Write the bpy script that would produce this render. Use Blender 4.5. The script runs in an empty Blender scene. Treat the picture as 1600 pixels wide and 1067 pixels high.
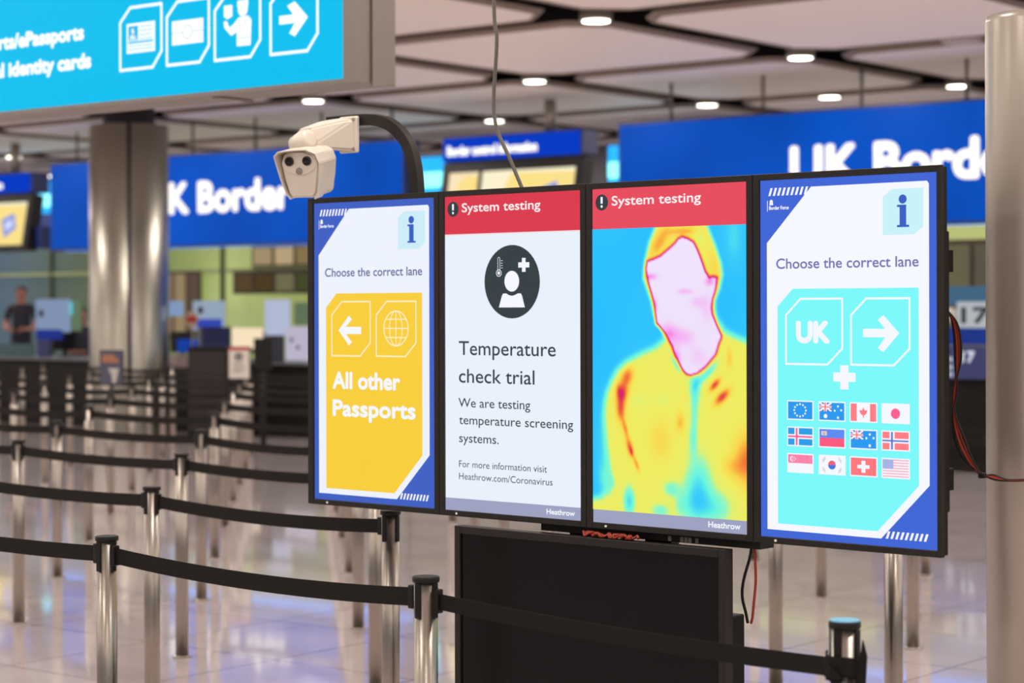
import bpy, bmesh, math, random
import numpy as np
from mathutils import Vector, Matrix

random.seed(7)
SC = bpy.context.scene
C = SC.collection
PI = math.pi

# ------------------------------------------------------------------ camera, world, exposure
# World axes: x runs along the big signs, y runs into the hall, z is up.  The camera stands at the origin.
CAM_H, YAW, FPX, HORIZON, ROLL = 1.70, 0.6715, 3250.0, -50.0, -0.00256
cam = bpy.data.cameras.new('camera'); cam_o = bpy.data.objects.new('camera', cam); C.objects.link(cam_o)
cam.sensor_width = 36.0; cam.lens = FPX / 1600 * 36.0
cam.shift_y = HORIZON / 1600.0
cam.clip_start = 0.05; cam.clip_end = 300
cam.dof.use_dof = True; cam.dof.focus_distance = 6.15; cam.dof.aperture_fstop = 2.9; cam.dof.aperture_blades = 9
cam_o.matrix_world = Matrix.Translation((0, 0, CAM_H)) @ Matrix.Rotation(YAW, 4, 'Z') @ Matrix.Rotation(PI/2, 4, 'X') @ Matrix.Rotation(ROLL, 4, 'Z')
SC.camera = cam_o
wd = bpy.data.worlds.new('hall_air'); SC.world = wd; wd.use_nodes = True
wd.node_tree.nodes['Background'].inputs[0].default_value = (1.0, 0.93, 0.95, 1)
wd.node_tree.nodes['Background'].inputs[1].default_value = 0.32
SC.view_settings.view_transform = 'Standard'
try: SC.view_settings.look = 'None'
except Exception: pass
SC.view_settings.exposure = 0.0; SC.view_settings.gamma = 1.0; SC.view_settings.use_curve_mapping = False
LAMP_W = 51.0

def pix(P):                       # where a point falls in the 1600x1067 frame (used only to skip posts nobody can see)
    x, y, z = P[0], P[1], P[2] - CAM_H
    c, s = math.cos(YAW), math.sin(YAW)
    X = c*x + s*y; Z = -s*x + c*y
    return 800 + FPX*X/Z, 533.5 + HORIZON - FPX*z/Z

# ------------------------------------------------------------------ materials
def lin(c): return tuple(((v/255)/12.92 if v/255 <= .04045 else ((v/255+.055)/1.055)**2.4) for v in c)
MATS = {}
def mat(name, rgb, rough=.5, metal=0., spec=.5, noise=0., nscale=20., aniso=0., alpha=1., trans=0.):
    if name in MATS: return MATS[name]
    m = bpy.data.materials.new(name); m.use_nodes = True; nt = m.node_tree; b = nt.nodes['Principled BSDF']
    col = lin(rgb)
    b.inputs['Base Color'].default_value = (*col, 1); b.inputs['Roughness'].default_value = rough
    b.inputs['Metallic'].default_value = metal; b.inputs['Specular IOR Level'].default_value = spec
    b.inputs['Transmission Weight'].default_value = trans; b.inputs['Alpha'].default_value = alpha
    if noise:
        tc = nt.nodes.new('ShaderNodeTexCoord'); n = nt.nodes.new('ShaderNodeTexNoise'); n.inputs['Scale'].default_value = nscale
        n.inputs['Detail'].default_value = 4
        r = nt.nodes.new('ShaderNodeMapRange'); r.inputs[3].default_value = 1-noise; r.inputs[4].default_value = 1+noise
        mx = nt.nodes.new('ShaderNodeMix'); mx.data_type = 'RGBA'; mx.blend_type = 'MULTIPLY'; mx.inputs[0].default_value = 1
        mx.inputs[6].default_value = (*col, 1)
        nt.links.new(tc.outputs['Object'], n.inputs['Vector']); nt.links.new(n.outputs['Fac'], r.inputs[0])
        nt.links.new(r.outputs[0], mx.inputs[7]); nt.links.new(mx.outputs[2], b.inputs['Base Color'])
    MATS[name] = m; return m
def glow(name, rgb, k=1.0):
    if name in MATS: return MATS[name]
    m = bpy.data.materials.new(name); m.use_nodes = True; b = m.node_tree.nodes['Principled BSDF']
    b.inputs['Base Color'].default_value = (0, 0, 0, 1); b.inputs['Specular IOR Level'].default_value = 0.0
    b.inputs['Roughness'].default_value = .4
    b.inputs['Emission Color'].default_value = (*lin(rgb), 1); b.inputs['Emission Strength'].default_value = k
    MATS[name] = m; return m
def px(h, k=1.0):                 # self-lit colour: screens, light boxes, also desk panels and panes made to glow
    rgb = tuple(int(h[i:i+2], 16) for i in (0, 2, 4))
    return glow(f'lit_{h}' + ('' if k == 1.0 else f'_{k}'), rgb, k)

M_STEEL = mat('brushed_steel', (160, 152, 142), .33, 1.0, noise=.08, nscale=30)
M_BLACK = mat('black_plastic', (22, 19, 17), .5, spec=.3)
M_BEZEL = mat('black_bezel', (38, 34, 29), .5, spec=.3)
M_BELT = mat('black_webbing', (27, 23, 19), .8, spec=.25, noise=.15, nscale=200)
M_CAMW = mat('white_housing', (226, 216, 200), .38)
M_LENS = mat('black_lens', (10, 9, 9), .12)
M_PLATE = mat('grey_sensor', (150, 143, 132), .4)
M_SIGN = mat('grey_aluminium', (140, 132, 123), .42, .55)
M_CABLE = mat('grey_cable', (105, 100, 90), .5)
M_RED = mat('red_cable', (160, 52, 28), .5)
M_DARKBOX = mat('dark_cabinet', (17, 14, 12), .6, spec=.2)
M_NAVY = mat('navy_panel', (30, 36, 88), .5)
M_PILLAR = mat('satin_grey_paint', (182, 172, 158), .30, .35)
M_GLASSY = mat('black_glass', (14, 10, 9), .16, spec=.25)
M_SKIN = mat('skin', (150, 98, 84), .6)
M_HAIR = mat('dark_hair', (36, 27, 22), .7)

# ------------------------------------------------------------------ mesh builder
class MB:
    def __init__(s): s.bm = bmesh.new(); s.mats = []
    def mi(s, m):
        if m not in s.mats: s.mats.append(m)
        return s.mats.index(m)
    def face(s, pts, m):
        f = s.bm.faces.new([s.bm.verts.new(p) for p in pts]); f.material_index = s.mi(m); return f
    def box(s, x0, x1, y0, y1, z0, z1, m, bev=0., seg=1, M=None):
        k = s.mi(m); b = bmesh.new()
        vs = [b.verts.new((x, y, z)) for x in (x0, x1) for y in (y0, y1) for z in (z0, z1)]
        for q in ((0,1,3,2),(4,6,7,5),(0,4,5,1),(2,3,7,6),(0,2,6,4),(1,5,7,3)): b.faces.new([vs[i] for i in q])
        if bev: bmesh.ops.bevel(b, geom=b.edges[:], offset=bev, segments=seg, affect='EDGES', profile=.5)
        return s.add(b, k, M)
    def add(s, b, k, M=None, smooth=False):
        bmesh.ops.recalc_face_normals(b, faces=b.faces[:])
        mp = {}
        for v in b.verts: mp[v] = s.bm.verts.new(M @ v.co if M else v.co)
        for f in b.faces:
            g = s.bm.faces.new([mp[v] for v in f.verts]); g.material_index = k; g.smooth = smooth or f.smooth
        b.free(); return s
    def prism(s, pts, d0, d1, m, plane='xz', bev=0., M=None):   # polygon in a plane pushed along the third axis
        k = s.mi(m); b = bmesh.new()
        P = (lambda a, c, d: (a, d, c)) if plane == 'xz' else ((lambda a, c, d: (a, c, d)) if plane == 'xy' else (lambda a, c, d: (d, a, c)))
        A = [b.verts.new(P(a, c, d0)) for a, c in pts]; B = [b.verts.new(P(a, c, d1)) for a, c in pts]
        b.faces.new(A); b.faces.new(B[::-1]); n = len(pts)
        for i in range(n): b.faces.new([A[i], A[(i+1) % n], B[(i+1) % n], B[i]])
        if bev: bmesh.ops.bevel(b, geom=b.edges[:], offset=bev, segments=1, affect='EDGES')
        return s.add(b, k, M)
    def lathe(s, prof, m, n=24, M=None):       # (r, z) profile about z
        k = s.mi(m); b = bmesh.new(); rings = []
        for r, z in prof:
            rings.append([b.verts.new((r*math.cos(2*PI*i/n), r*math.sin(2*PI*i/n), z)) for i in range(n)])
        for a, c in zip(rings, rings[1:]):
            for i in range(n):
                f = b.faces.new([a[i], a[(i+1) % n], c[(i+1) % n], c[i]]); f.smooth = True
        b.faces.new(rings[0][::-1]); b.faces.new(rings[-1])
        return s.add(b, k, M)
    def tube(s, pts, r, m, n=10, square=False):
        k = s.mi(m); b = bmesh.new(); pts = [Vector(p) for p in pts]; rings = []
        t0 = (pts[1]-pts[0]).normalized(); up = Vector((0, 1, 0)) if abs(t0.y) < .9 else Vector((1, 0, 0))
        nv = (up - t0*up.dot(t0)).normalized()
        for i, p in enumerate(pts):
            t = (pts[min(i+1, len(pts)-1)] - pts[max(i-1, 0)]).normalized()
            nv = (nv - t*nv.dot(t)).normalized(); bv = t.cross(nv)
            if square:
                rr = r if isinstance(r, tuple) else (r, r)
                rings.append([b.verts.new(p + nv*rr[0]*a + bv*rr[1]*c) for a, c in ((1,1),(-1,1),(-1,-1),(1,-1))])
            else:
                ri = r[i] if isinstance(r, list) else r
                rings.append([b.verts.new(p + (nv*math.cos(2*PI*j/n) + bv*math.sin(2*PI*j/n))*ri) for j in range(n)])
        q = len(rings[0])
        for a, c in zip(rings, rings[1:]):
            for i in range(q):
                f = b.faces.new([a[i], a[(i+1) % q], c[(i+1) % q], c[i]]); f.smooth = not square
        b.faces.new(rings[0][::-1]); b.faces.new(rings[-1])
        return s.add(b, k)
    def hull(s, pts, m, bev=0., M=None):
        k = s.mi(m); b = bmesh.new()
        for p in pts: b.verts.new(p)
        r = bmesh.ops.convex_hull(b, input=b.verts[:])
        bmesh.ops.delete(b, geom=[v for v in b.verts if not v.link_faces], context='VERTS')
        bmesh.ops.dissolve_limit(b, angle_limit=.02, verts=b.verts[:], edges=b.edges[:])
        if bev: bmesh.ops.bevel(b, geom=b.edges[:], offset=bev, segments=2, affect='EDGES')
        return s.add(b, k, M)
    def build(s, name, parent=None, loc=(0, 0, 0), rot=None):
        me = bpy.data.meshes.new(name); s.bm.to_mesh(me); s.bm.free()
        for m in s.mats: me.materials.append(m)
        o = bpy.data.objects.new(name, me); C.objects.link(o); o.location = loc
        if rot: o.rotation_euler = rot
        if parent: o.parent = parent
        return o

def tag(o, label=None, cat=None, group=None, kind=None):
    if label: o['label'] = label
    if cat: o['category'] = cat
    if group: o['group'] = group
    if kind: o['kind'] = kind
    return o
def thing(name, label, cat, loc=(0, 0, 0), rz=0., group=None):
    o = bpy.data.objects.new(name, None); C.objects.link(o); o.location = loc; o.rotation_euler = (0, 0, rz)
    o.empty_display_size = .1
    return tag(o, label, cat, group)
def dup(o, loc, rz=0., label=None):
    r = o.copy(); C.objects.link(r); r.location = loc; r.rotation_euler = (0, 0, rz)
    if label: r['label'] = label
    for ch in o.children:
        c = ch.copy(); C.objects.link(c); c.parent = r
        for g in ch.children:
            d = g.copy(); C.objects.link(d); d.parent = c
    return r
def smooth_curve(pts, n=8):
    P = [Vector(p) for p in pts]; out = []
    for i in range(len(P)-1):
        a, b, c, d = P[max(i-1, 0)], P[i], P[i+1], P[min(i+2, len(P)-1)]
        for j in range(n):
            t = j/n
            out.append(.5*((2*b) + (c-a)*t + (2*a-5*b+4*c-d)*t*t + (3*b-a-3*c+d)*t**3))
    return out + [P[-1]]

# ------------------------------------------------------------------ flat artwork on screens and light boxes
_FONT = {}
def glyphs(s):
    if s in _FONT: return _FONT[s]
    cu = bpy.data.curves.new('lettering', 'FONT'); cu.body = s; cu.resolution_u = 4
    o = bpy.data.objects.new('lettering', cu); C.objects.link(o); bpy.context.view_layer.update()
    me = o.to_mesh(); vs = [(v.co.x, v.co.y) for v in me.vertices]; fs = [tuple(p.vertices) for p in me.polygons]
    o.to_mesh_clear(); bpy.data.objects.remove(o); bpy.data.curves.remove(cu)
    _FONT[s] = (vs, fs); return _FONT[s]
CAP = None
class Art:
    """Flat shapes on an upright rectangle w x h; positions are fractions of it (x to the right, y down); each later layer lies a hair in front."""
    def __init__(s, w, h, step=.0005): s.w, s.h, s.mb, s.l, s.step = w, h, MB(), 0, step
    def p(s, x, y): return (x*s.w, -s.l*s.step, (1-y)*s.h)
    def up(s): s.l += 1; return s
    def poly(s, pts, m): s.mb.face([s.p(*q) for q in pts][::-1], m); return s
    def rect(s, x0, y0, x1, y1, m): return s.poly([(x0,y0),(x1,y0),(x1,y1),(x0,y1)], m)
    def disc(s, x, y, r, m, n=28, ry=None):          # r in metres
        ry = ry or r
        return s.poly([(x + r*math.cos(2*PI*i/n)/s.w, y + ry*math.sin(2*PI*i/n)/s.h) for i in range(n)], m)
    def line(s, pts, wd, m, closed=False):           # wd in metres
        q = [(x*s.w, (1-y)*s.h) for x, y in pts]
        if closed: q.append(q[0])
        for (x0, z0), (x1, z1) in zip(q, q[1:]):
            d = math.hypot(x1-x0, z1-z0) or 1e-9; tx, tz = (x1-x0)/d*wd/2, (z1-z0)/d*wd/2
            x0, z0, x1, z1 = x0-tx*.6, z0-tz*.6, x1+tx*.6, z1+tz*.6; y = -s.l*s.step
            s.mb.face([(x0-tz, y, z0+tx), (x0+tz, y, z0-tx), (x1+tz, y, z1-tx), (x1-tz, y, z1+tx)], m)
        return s
    def ring(s, x, y, r, wd, m, n=28, ry=None, a0=0, a1=2*PI):
        ry = ry or r
        return s.line([(x + r*math.cos(a0+(a1-a0)*i/n)/s.w, y + ry*math.sin(a0+(a1-a0)*i/n)/s.h) for i in range(n+1)], wd, m)
    def text(s, t, x0, x1, base, cap, m, bold=0.):   # fitted between x0 and x1, base line and cap height as fractions of the height
        global CAP
        if CAP is None: CAP = max(v[1] for v in glyphs('H')[0])
        vs, fs = glyphs(t); a = min(v[0] for v in vs); b = max(v[0] for v in vs)
        sx = ((x1-x0)*s.w - 2*bold)/(b-a); sz = (cap*s.h - 2*bold)/CAP
        offs = [(0, 0)] if not bold else [(0, 0)] + [(bold*math.cos(k*PI/4), bold*math.sin(k*PI/4)) for k in range(8)]
        for i, (ox, oz) in enumerate(offs):
            y = -s.l*s.step - i*.00002
            V = [s.mb.bm.verts.new((x0*s.w + bold + (v[0]-a)*sx + ox, y, (1-base)*s.h + bold + v[1]*sz + oz)) for v in vs]
            k = s.mb.mi(m)
            for f in fs:
                try: s.mb.bm.faces.new([V[j] for j in f]).material_index = k
                except ValueError: pass
        return s

# ------------------------------------------------------------------ the setting
def floor_material():
    m = bpy.data.materials.new('polished_stone_tiles'); m.use_nodes = True; nt = m.node_tree; b = nt.nodes['Principled BSDF']
    tc = nt.nodes.new('ShaderNodeTexCoord')
    br = nt.nodes.new('ShaderNodeTexBrick'); br.offset = 0.0; br.inputs['Scale'].default_value = 1.0
    br.inputs['Brick Width'].default_value = .9; br.inputs['Row Height'].default_value = .9; br.inputs['Mortar Size'].default_value = .006
    br.inputs['Color1'].default_value = (*lin((210, 198, 197)), 1); br.inputs['Color2'].default_value = (*lin((203, 191, 190)), 1)
    br.inputs['Mortar'].default_value = (*lin((128, 114, 108)), 1)
    n = nt.nodes.new('ShaderNodeTexNoise'); n.inputs['Scale'].default_value = 2.2; n.inputs['Detail'].default_value = 6
    sp = nt.nodes.new('ShaderNodeTexNoise'); sp.inputs['Scale'].default_value = 160; sp.inputs['Detail'].default_value = 2
    r = nt.nodes.new('ShaderNodeMapRange'); r.inputs[3].default_value = .88; r.inputs[4].default_value = 1.1
    r2 = nt.nodes.new('ShaderNodeMapRange'); r2.inputs[3].default_value = .9; r2.inputs[4].default_value = 1.1
    mu = nt.nodes.new('ShaderNodeMath'); mu.operation = 'MULTIPLY'
    mx = nt.nodes.new('ShaderNodeMix'); mx.data_type = 'RGBA'; mx.blend_type = 'MULTIPLY'; mx.inputs[0].default_value = 1
    L = nt.links.new
    L(tc.outputs['Object'], br.inputs['Vector']); L(tc.outputs['Object'], n.inputs['Vector']); L(tc.outputs['Object'], sp.inputs['Vector'])
    L(n.outputs['Fac'], r.inputs[0]); L(sp.outputs['Fac'], r2.inputs[0]); L(r.outputs[0], mu.inputs[0]); L(r2.outputs[0], mu.inputs[1])
    L(br.outputs['Color'], mx.inputs[6]); L(mu.outputs[0], mx.inputs[7]); L(mx.outputs[2], b.inputs['Base Color'])
    ro = nt.nodes.new('ShaderNodeMapRange'); ro.inputs[3].default_value = .05; ro.inputs[4].default_value = .15
    L(n.outputs['Fac'], ro.inputs[0]); L(ro.outputs[0], b.inputs['Roughness'])
    b.inputs['Specular IOR Level'].default_value = .6; b.inputs['Coat Weight'].default_value = .65; b.inputs['Coat Roughness'].default_value = .045
    return m
U0, U1, V0, V1, ZC = -46.0, 9.0, -7.0, 25.5, 4.6
V2 = 30.0
f = MB().box(U0, U1, V0, V1+.3, -.2, 0, floor_material()).build('floor'); tag(f, kind='structure')
M_CEIL = mat('ceiling_tile', (236, 226, 218), .55, noise=.05, nscale=.6)
M_VOID = mat('ceiling_void', (36, 26, 20), .95, spec=.1)
M_LIP = mat('ceiling_tile_lip', (132, 116, 104), .6)
GU, GV, PU, PV = -12.27, 16.8, 3.87, 3.98          # ceiling grid
iu = range(-9, 6); iv = range(-6, 4)
cb = MB(); gap, ch, th = .215, .34, .055
for i in iu:
    for j in iv:
        x0, x1 = GU + i*PU + gap, GU + (i+1)*PU - gap
        y0, y1 = GV + j*PV + gap, min(GV + (j+1)*PV - gap, V2-.02)
        if x0 > U1 or x1 < U0 or y1 < V0 or y0 > V2 - .5: continue
        def outline(e, c): return [(x0+e+c, y0+e), (x1-e-c, y0+e), (x1-e, y0+e+c), (x1-e, y1-e-c), (x1-e-c, y1-e), (x0+e+c, y1-e), (x0+e, y1-e-c), (x0+e, y0+e+c)]
        A = [cb.bm.verts.new((a, b, ZC + th)) for a, b in outline(0, ch)]
        B = [cb.bm.verts.new((a, b, ZC)) for a, b in outline(.05, ch)]
        D = [cb.bm.verts.new((a, b, ZC + .015)) for a, b in outline(.075, ch)]
        mid = cb.bm.verts.new(((x0+x1)/2, (y0+y1)/2, ZC - .02))
        k0, k1 = cb.mi(M_LIP), cb.mi(M_CEIL)
        for q in range(8):
            r = (q+1) % 8
            cb.bm.faces.new([A[q], A[r], B[r], B[q]]).material_index = k0
            cb.bm.faces.new([B[q], B[r], D[r], D[q]]).material_index = k0
            cb.bm.faces.new([D[q], D[r], mid]).material_index = k1
        cb.bm.faces.new(A[::-1]).material_index = k0
bmesh.ops.recalc_face_normals(cb.bm, faces=cb.bm.faces[:])
tag(cb.build('ceiling'), kind='structure')
sl = MB().box(U0, U1, V0, V2+.3, 5.3, 5.45, M_VOID)
for i in iu: sl.box(GU+i*PU-.09, GU+i*PU+.09, V0, V2, 5.02, 5.3, M_VOID)
for j in iv: sl.box(U0, U1, GV+j*PV-.07, GV+j*PV+.07, 4.86, 5.02, M_VOID)
tag(sl.build('ceiling_slab'), kind='structure')

# far wall: frosted glass wall, its light put in as emission, teal at the left turning yellow green to the right
def wall_glass():
    m = bpy.data.materials.new('frosted_green_glass'); m.use_nodes = True; nt = m.node_tree; b = nt.nodes['Principled BSDF']; L = nt.links.new
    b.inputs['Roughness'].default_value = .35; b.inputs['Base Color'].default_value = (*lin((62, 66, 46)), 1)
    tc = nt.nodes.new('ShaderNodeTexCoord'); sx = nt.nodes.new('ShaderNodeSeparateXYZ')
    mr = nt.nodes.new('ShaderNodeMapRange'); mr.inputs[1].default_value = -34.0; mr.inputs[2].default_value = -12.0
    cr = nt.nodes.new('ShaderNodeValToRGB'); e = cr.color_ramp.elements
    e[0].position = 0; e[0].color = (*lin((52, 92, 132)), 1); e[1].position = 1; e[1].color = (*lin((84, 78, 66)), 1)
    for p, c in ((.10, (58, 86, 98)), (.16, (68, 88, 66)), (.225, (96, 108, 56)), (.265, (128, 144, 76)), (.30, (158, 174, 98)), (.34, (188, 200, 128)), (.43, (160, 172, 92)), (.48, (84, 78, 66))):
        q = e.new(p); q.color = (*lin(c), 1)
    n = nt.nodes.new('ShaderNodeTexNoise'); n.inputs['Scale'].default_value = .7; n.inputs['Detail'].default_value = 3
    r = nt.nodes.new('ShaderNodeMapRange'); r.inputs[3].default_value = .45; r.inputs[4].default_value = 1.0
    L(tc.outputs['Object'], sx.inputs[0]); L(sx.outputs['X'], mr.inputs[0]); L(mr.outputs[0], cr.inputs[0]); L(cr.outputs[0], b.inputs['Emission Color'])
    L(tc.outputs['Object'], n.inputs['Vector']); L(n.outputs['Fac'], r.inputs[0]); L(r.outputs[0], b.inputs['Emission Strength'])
    return m
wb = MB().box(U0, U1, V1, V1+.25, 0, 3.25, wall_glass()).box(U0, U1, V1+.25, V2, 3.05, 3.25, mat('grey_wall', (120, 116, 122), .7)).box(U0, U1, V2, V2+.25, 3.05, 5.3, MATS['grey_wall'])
tag(wb.build('wall_back'), kind='structure')
MUL = MB()
for x in (-37, -33.2, -31.4, -29.6, -26.74, -22.4, -18, -13.6, -9.2): MUL.box(x-.035, x+.035, V1-.06, V1, 0, 3.0, mat('dark_mullion', (62, 66, 44), .5))
MUL.box(U0, U1, V1-.05, V1, 2.36, 2.42, mat('pale_rail', (150, 160, 110), .5))
tag(MUL.build('trim_1'), kind='structure')
tag(MB().box(-17.5, -6, V1-.05, V1-.001, 2.62, 2.86, px('c3c880', .9)).build('trim_2'), kind='structure')
def far_window(n, x0, x1, z0, z1, panes):
    m = MB(); fr = mat('brown_frame', (70, 55, 42), .5)
    m.box(x0, x1, V1-.09, V1-.05, z0, z1, fr)
    w = (x1-x0)/len(panes)
    for i, h in enumerate(panes): m.box(x0+i*w+.05, x0+(i+1)*w-.03, V1-.10, V1-.085, z0+.05, z1-.05, px(h))
    tag(m.build(f'window_{n}'), kind='structure')
far_window(1, -28.3, -27.25, 1.2, 2.4, ['8f775c', '93805f', '5a4a40'])
far_window(2, -26.42, -24.4, 1.98, 2.37, ['55452f', '4c3d26', '6e6b50', '454a2a'])
far_window(3, -25.95, -24.4, 2.43, 2.83, ['a18e6c', 'b59f7c', '85724f'])
far_window(4, -13.4, -11.9, 1.88, 2.6, ['5e5846', '66604a', '5a5546'])

# ------------------------------------------------------------------ downlights
lamp_data = bpy.data.lights.new('downlight_lamp', 'AREA'); lamp_data.shape = 'DISK'; lamp_data.size = .34
lamp_data.energy = LAMP_W; lamp_data.color = (1.0, .925, .87)
proto = None
ROWS = 'nearest second third fourth fifth sixth seventh eighth ninth tenth eleventh twelfth thirteenth fourteenth'.split()
def make_downlight():
    t = thing('downlight', 'x', 'light', (0, 0, 0), 0, 'round downlights at the crossings of the ceiling gaps')
    MB().lathe([(.155, .0), (.165, .02), (.165, .10), (.13, .10)], mat('lamp_ring', (150, 142, 130), .4), 28).build('ring', t)
    MB().lathe([(.001, -.006), (.135, -.006), (.135, .004), (.001, .004)], glow('lamp_glass', (255, 250, 232), 9.0), 28).build('diffuser', t)
    MB().box(-.05, .05, -.05, .05, .10, .34, M_VOID).build('bracket', t)
    lo = bpy.data.objects.new('lamp', lamp_data); C.objects.link(lo); lo.parent = t; lo.location = (0, 0, -.03)
    return t
lamps = [(GU+i*PU, GV+j*PV) for j in iv for i in iu if U0+1 < GU+i*PU < U1-1 and V0+1 < GV+j*PV < V2]
lamps += [(-14.25, 24.9)]
def lamp_label(x, y):
    p = pix((x, y, ZC)); fwd = -math.sin(YAW)*x + math.cos(YAW)*y
    if fwd < 1 or not (-40 < p[0] < 1640 and -40 < p[1] < 300): return None
    return p
seen = sorted([q for q in lamps if lamp_label(*q)], key=lambda q: lamp_label(*q)[0])
NAMES = ['one', 'two']
for (x, y) in lamps:
    if proto is None: o = proto = make_downlight(); o.location = (x, y, ZC-.02)
    else: o = dup(proto, (x, y, ZC-.02))
    if (x, y) in seen:
        k = seen.index((x, y)) + 1
        o['label'] = f'round white ceiling downlight, {["zeroth","first","second","third","fourth","fifth","sixth","seventh","eighth","ninth","tenth","eleventh","twelfth","thirteenth","fourteenth","fifteenth","sixteenth"][min(k,16)]} from the left among those in view'
    else:
        o['label'] = 'round white ceiling downlight outside the picture'
det = thing('ceiling_speaker', 'unlit pale round ceiling speaker in the gap near the top right', 'speaker', (-10.26, 20.8, ZC-.01))
MB().lathe([(.2, 0), (.22, .02), (.22, .06), (.18, .08)], mat('pale_disc', (190, 176, 160), .5), 24).build('grille', det)
MB().box(-.03, .03, -.03, .03, .08, .3, M_VOID).build('bracket', det)

# ------------------------------------------------------------------ the row of four displays
RIG_P, RIG_R = Vector((-5.0061, 5.2018, 0)), -0.04695
AH = 1.018; AW = AH*9/16; GAP = .04547; ZB = 1.04899
def rig(x, y, z):
    c, s = math.cos(RIG_R), math.sin(RIG_R)
    return (RIG_P.x + c*x - s*y, RIG_P.y + s*x + c*y, z)
W = px('f6f8ff'); W2 = px('eef3fd')
def hatch(a, x0, x1, y0, y1, n, m):
    st = (x1-x0)/n
    for k in range(n):
        x = x0 + k*st
        a.poly([(x+st*.45, y0), (x+st*.95, y0), (x+st*.45, y1), (x-st*.05, y1)], m)
def cutbox(x0, y0, x1, y1, cx, cy):
    return [(x0, y0+cy), (x0+cx, y0), (x1, y0), (x1, y1-cy), (x1-cx, y1), (x0, y1)]
def lane_screen(blue, panel, line_w, kind):
    a = Art(AW, AH)
    a.rect(0, 0, 1, 1, px(blue)).up()
    wh = W if kind == 'uk' else W2
    a.poly([(.039, .176), (.30, .023), (.945, .022), (.955, .03), (.955, .83), (.692, .98), (.039, .979)], wh)
    hatch(a, .05, .285, .022, .044, 9, W); hatch(a, .718, .95, .959, .979, 9, W)
    a.line([(.0435, .058), (.0435, .087)], .002, W)
    a.disc(.066, .060, .0055, W); a.rect(.055, .063, .077, .070, W); a.text('Border Force', .053, .17, .083, .0105, W, .0004); a.up()
    a.poly(cutbox(.706, .040, .925, .163, .05, .02), px('c9f2fb' if kind == 'uk' else 'cdeef8'))
    a.text('Choose the correct lane', .095, .90, .249, .029, px('7a74b4' if kind == 'uk' else '6a6aa0'), .0006)
    a.poly(cutbox(.1025, .305, .899, .961, .09, .049)[0:3] + [(.899, .832), (.673, .961), (.1025, .961)], px(panel)); a.up()
    b = px('3f62c4')
    a.disc(.815, .068, .0125, b); a.rect(.798, .083, .834, .141, b); a.rect(.784, .083, .80, .089, b); a.rect(.784, .137, .85, .143, b)
    L = W if kind == 'uk' else px('fdf0c4')
    a.line(cutbox(.153, .333, .4785, .514, .085, .045), line_w, L, True)
    a.line(cutbox(.528, .333, .850, .513, .085, .045), line_w, L, True)
    if kind == 'uk':
        a.text('UK', .211, .409, .456, .062, W, .0045)
        a.poly([(.595, .415), (.718, .415), (.677, .391), (.708, .378), (.795, .4265), (.708, .4775), (.677, .467), (.718, .438), (.595, .438)], W)
        a.rect(.466, .515, .513, .581, W); a.rect(.427, .535, .553, .560, W)
        flags(a)
    else:
        a.poly([(.402, .417), (.273, .417), (.325, .392), (.299, .380), (.211, .429), (.299, .479), (.325, .468), (.273, .441), (.402, .441)], W)
        gx, gy, rx, ry = .689, .4215, .0565, .058; wl = .0042
        a.ring(gx, gy, rx, wl, L, ry=ry); a.ring(gx, gy, rx*.52, wl*.8, L, ry=ry); a.line([(gx, gy-.057), (gx, gy+.057)], wl*.8, L)
        for dy, k in ((-.030, .85), (0, 1.), (.030, .85)): a.line([(gx-rx/AW*k, gy+dy), (gx+rx/AW*k, gy+dy)], wl*.8, L)
        a.text('All other', .159, .723, .625, .058, W, .0028); a.text('Passports', .159, .846, .717, .056, W, .0028)
    return a.mb
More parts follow.
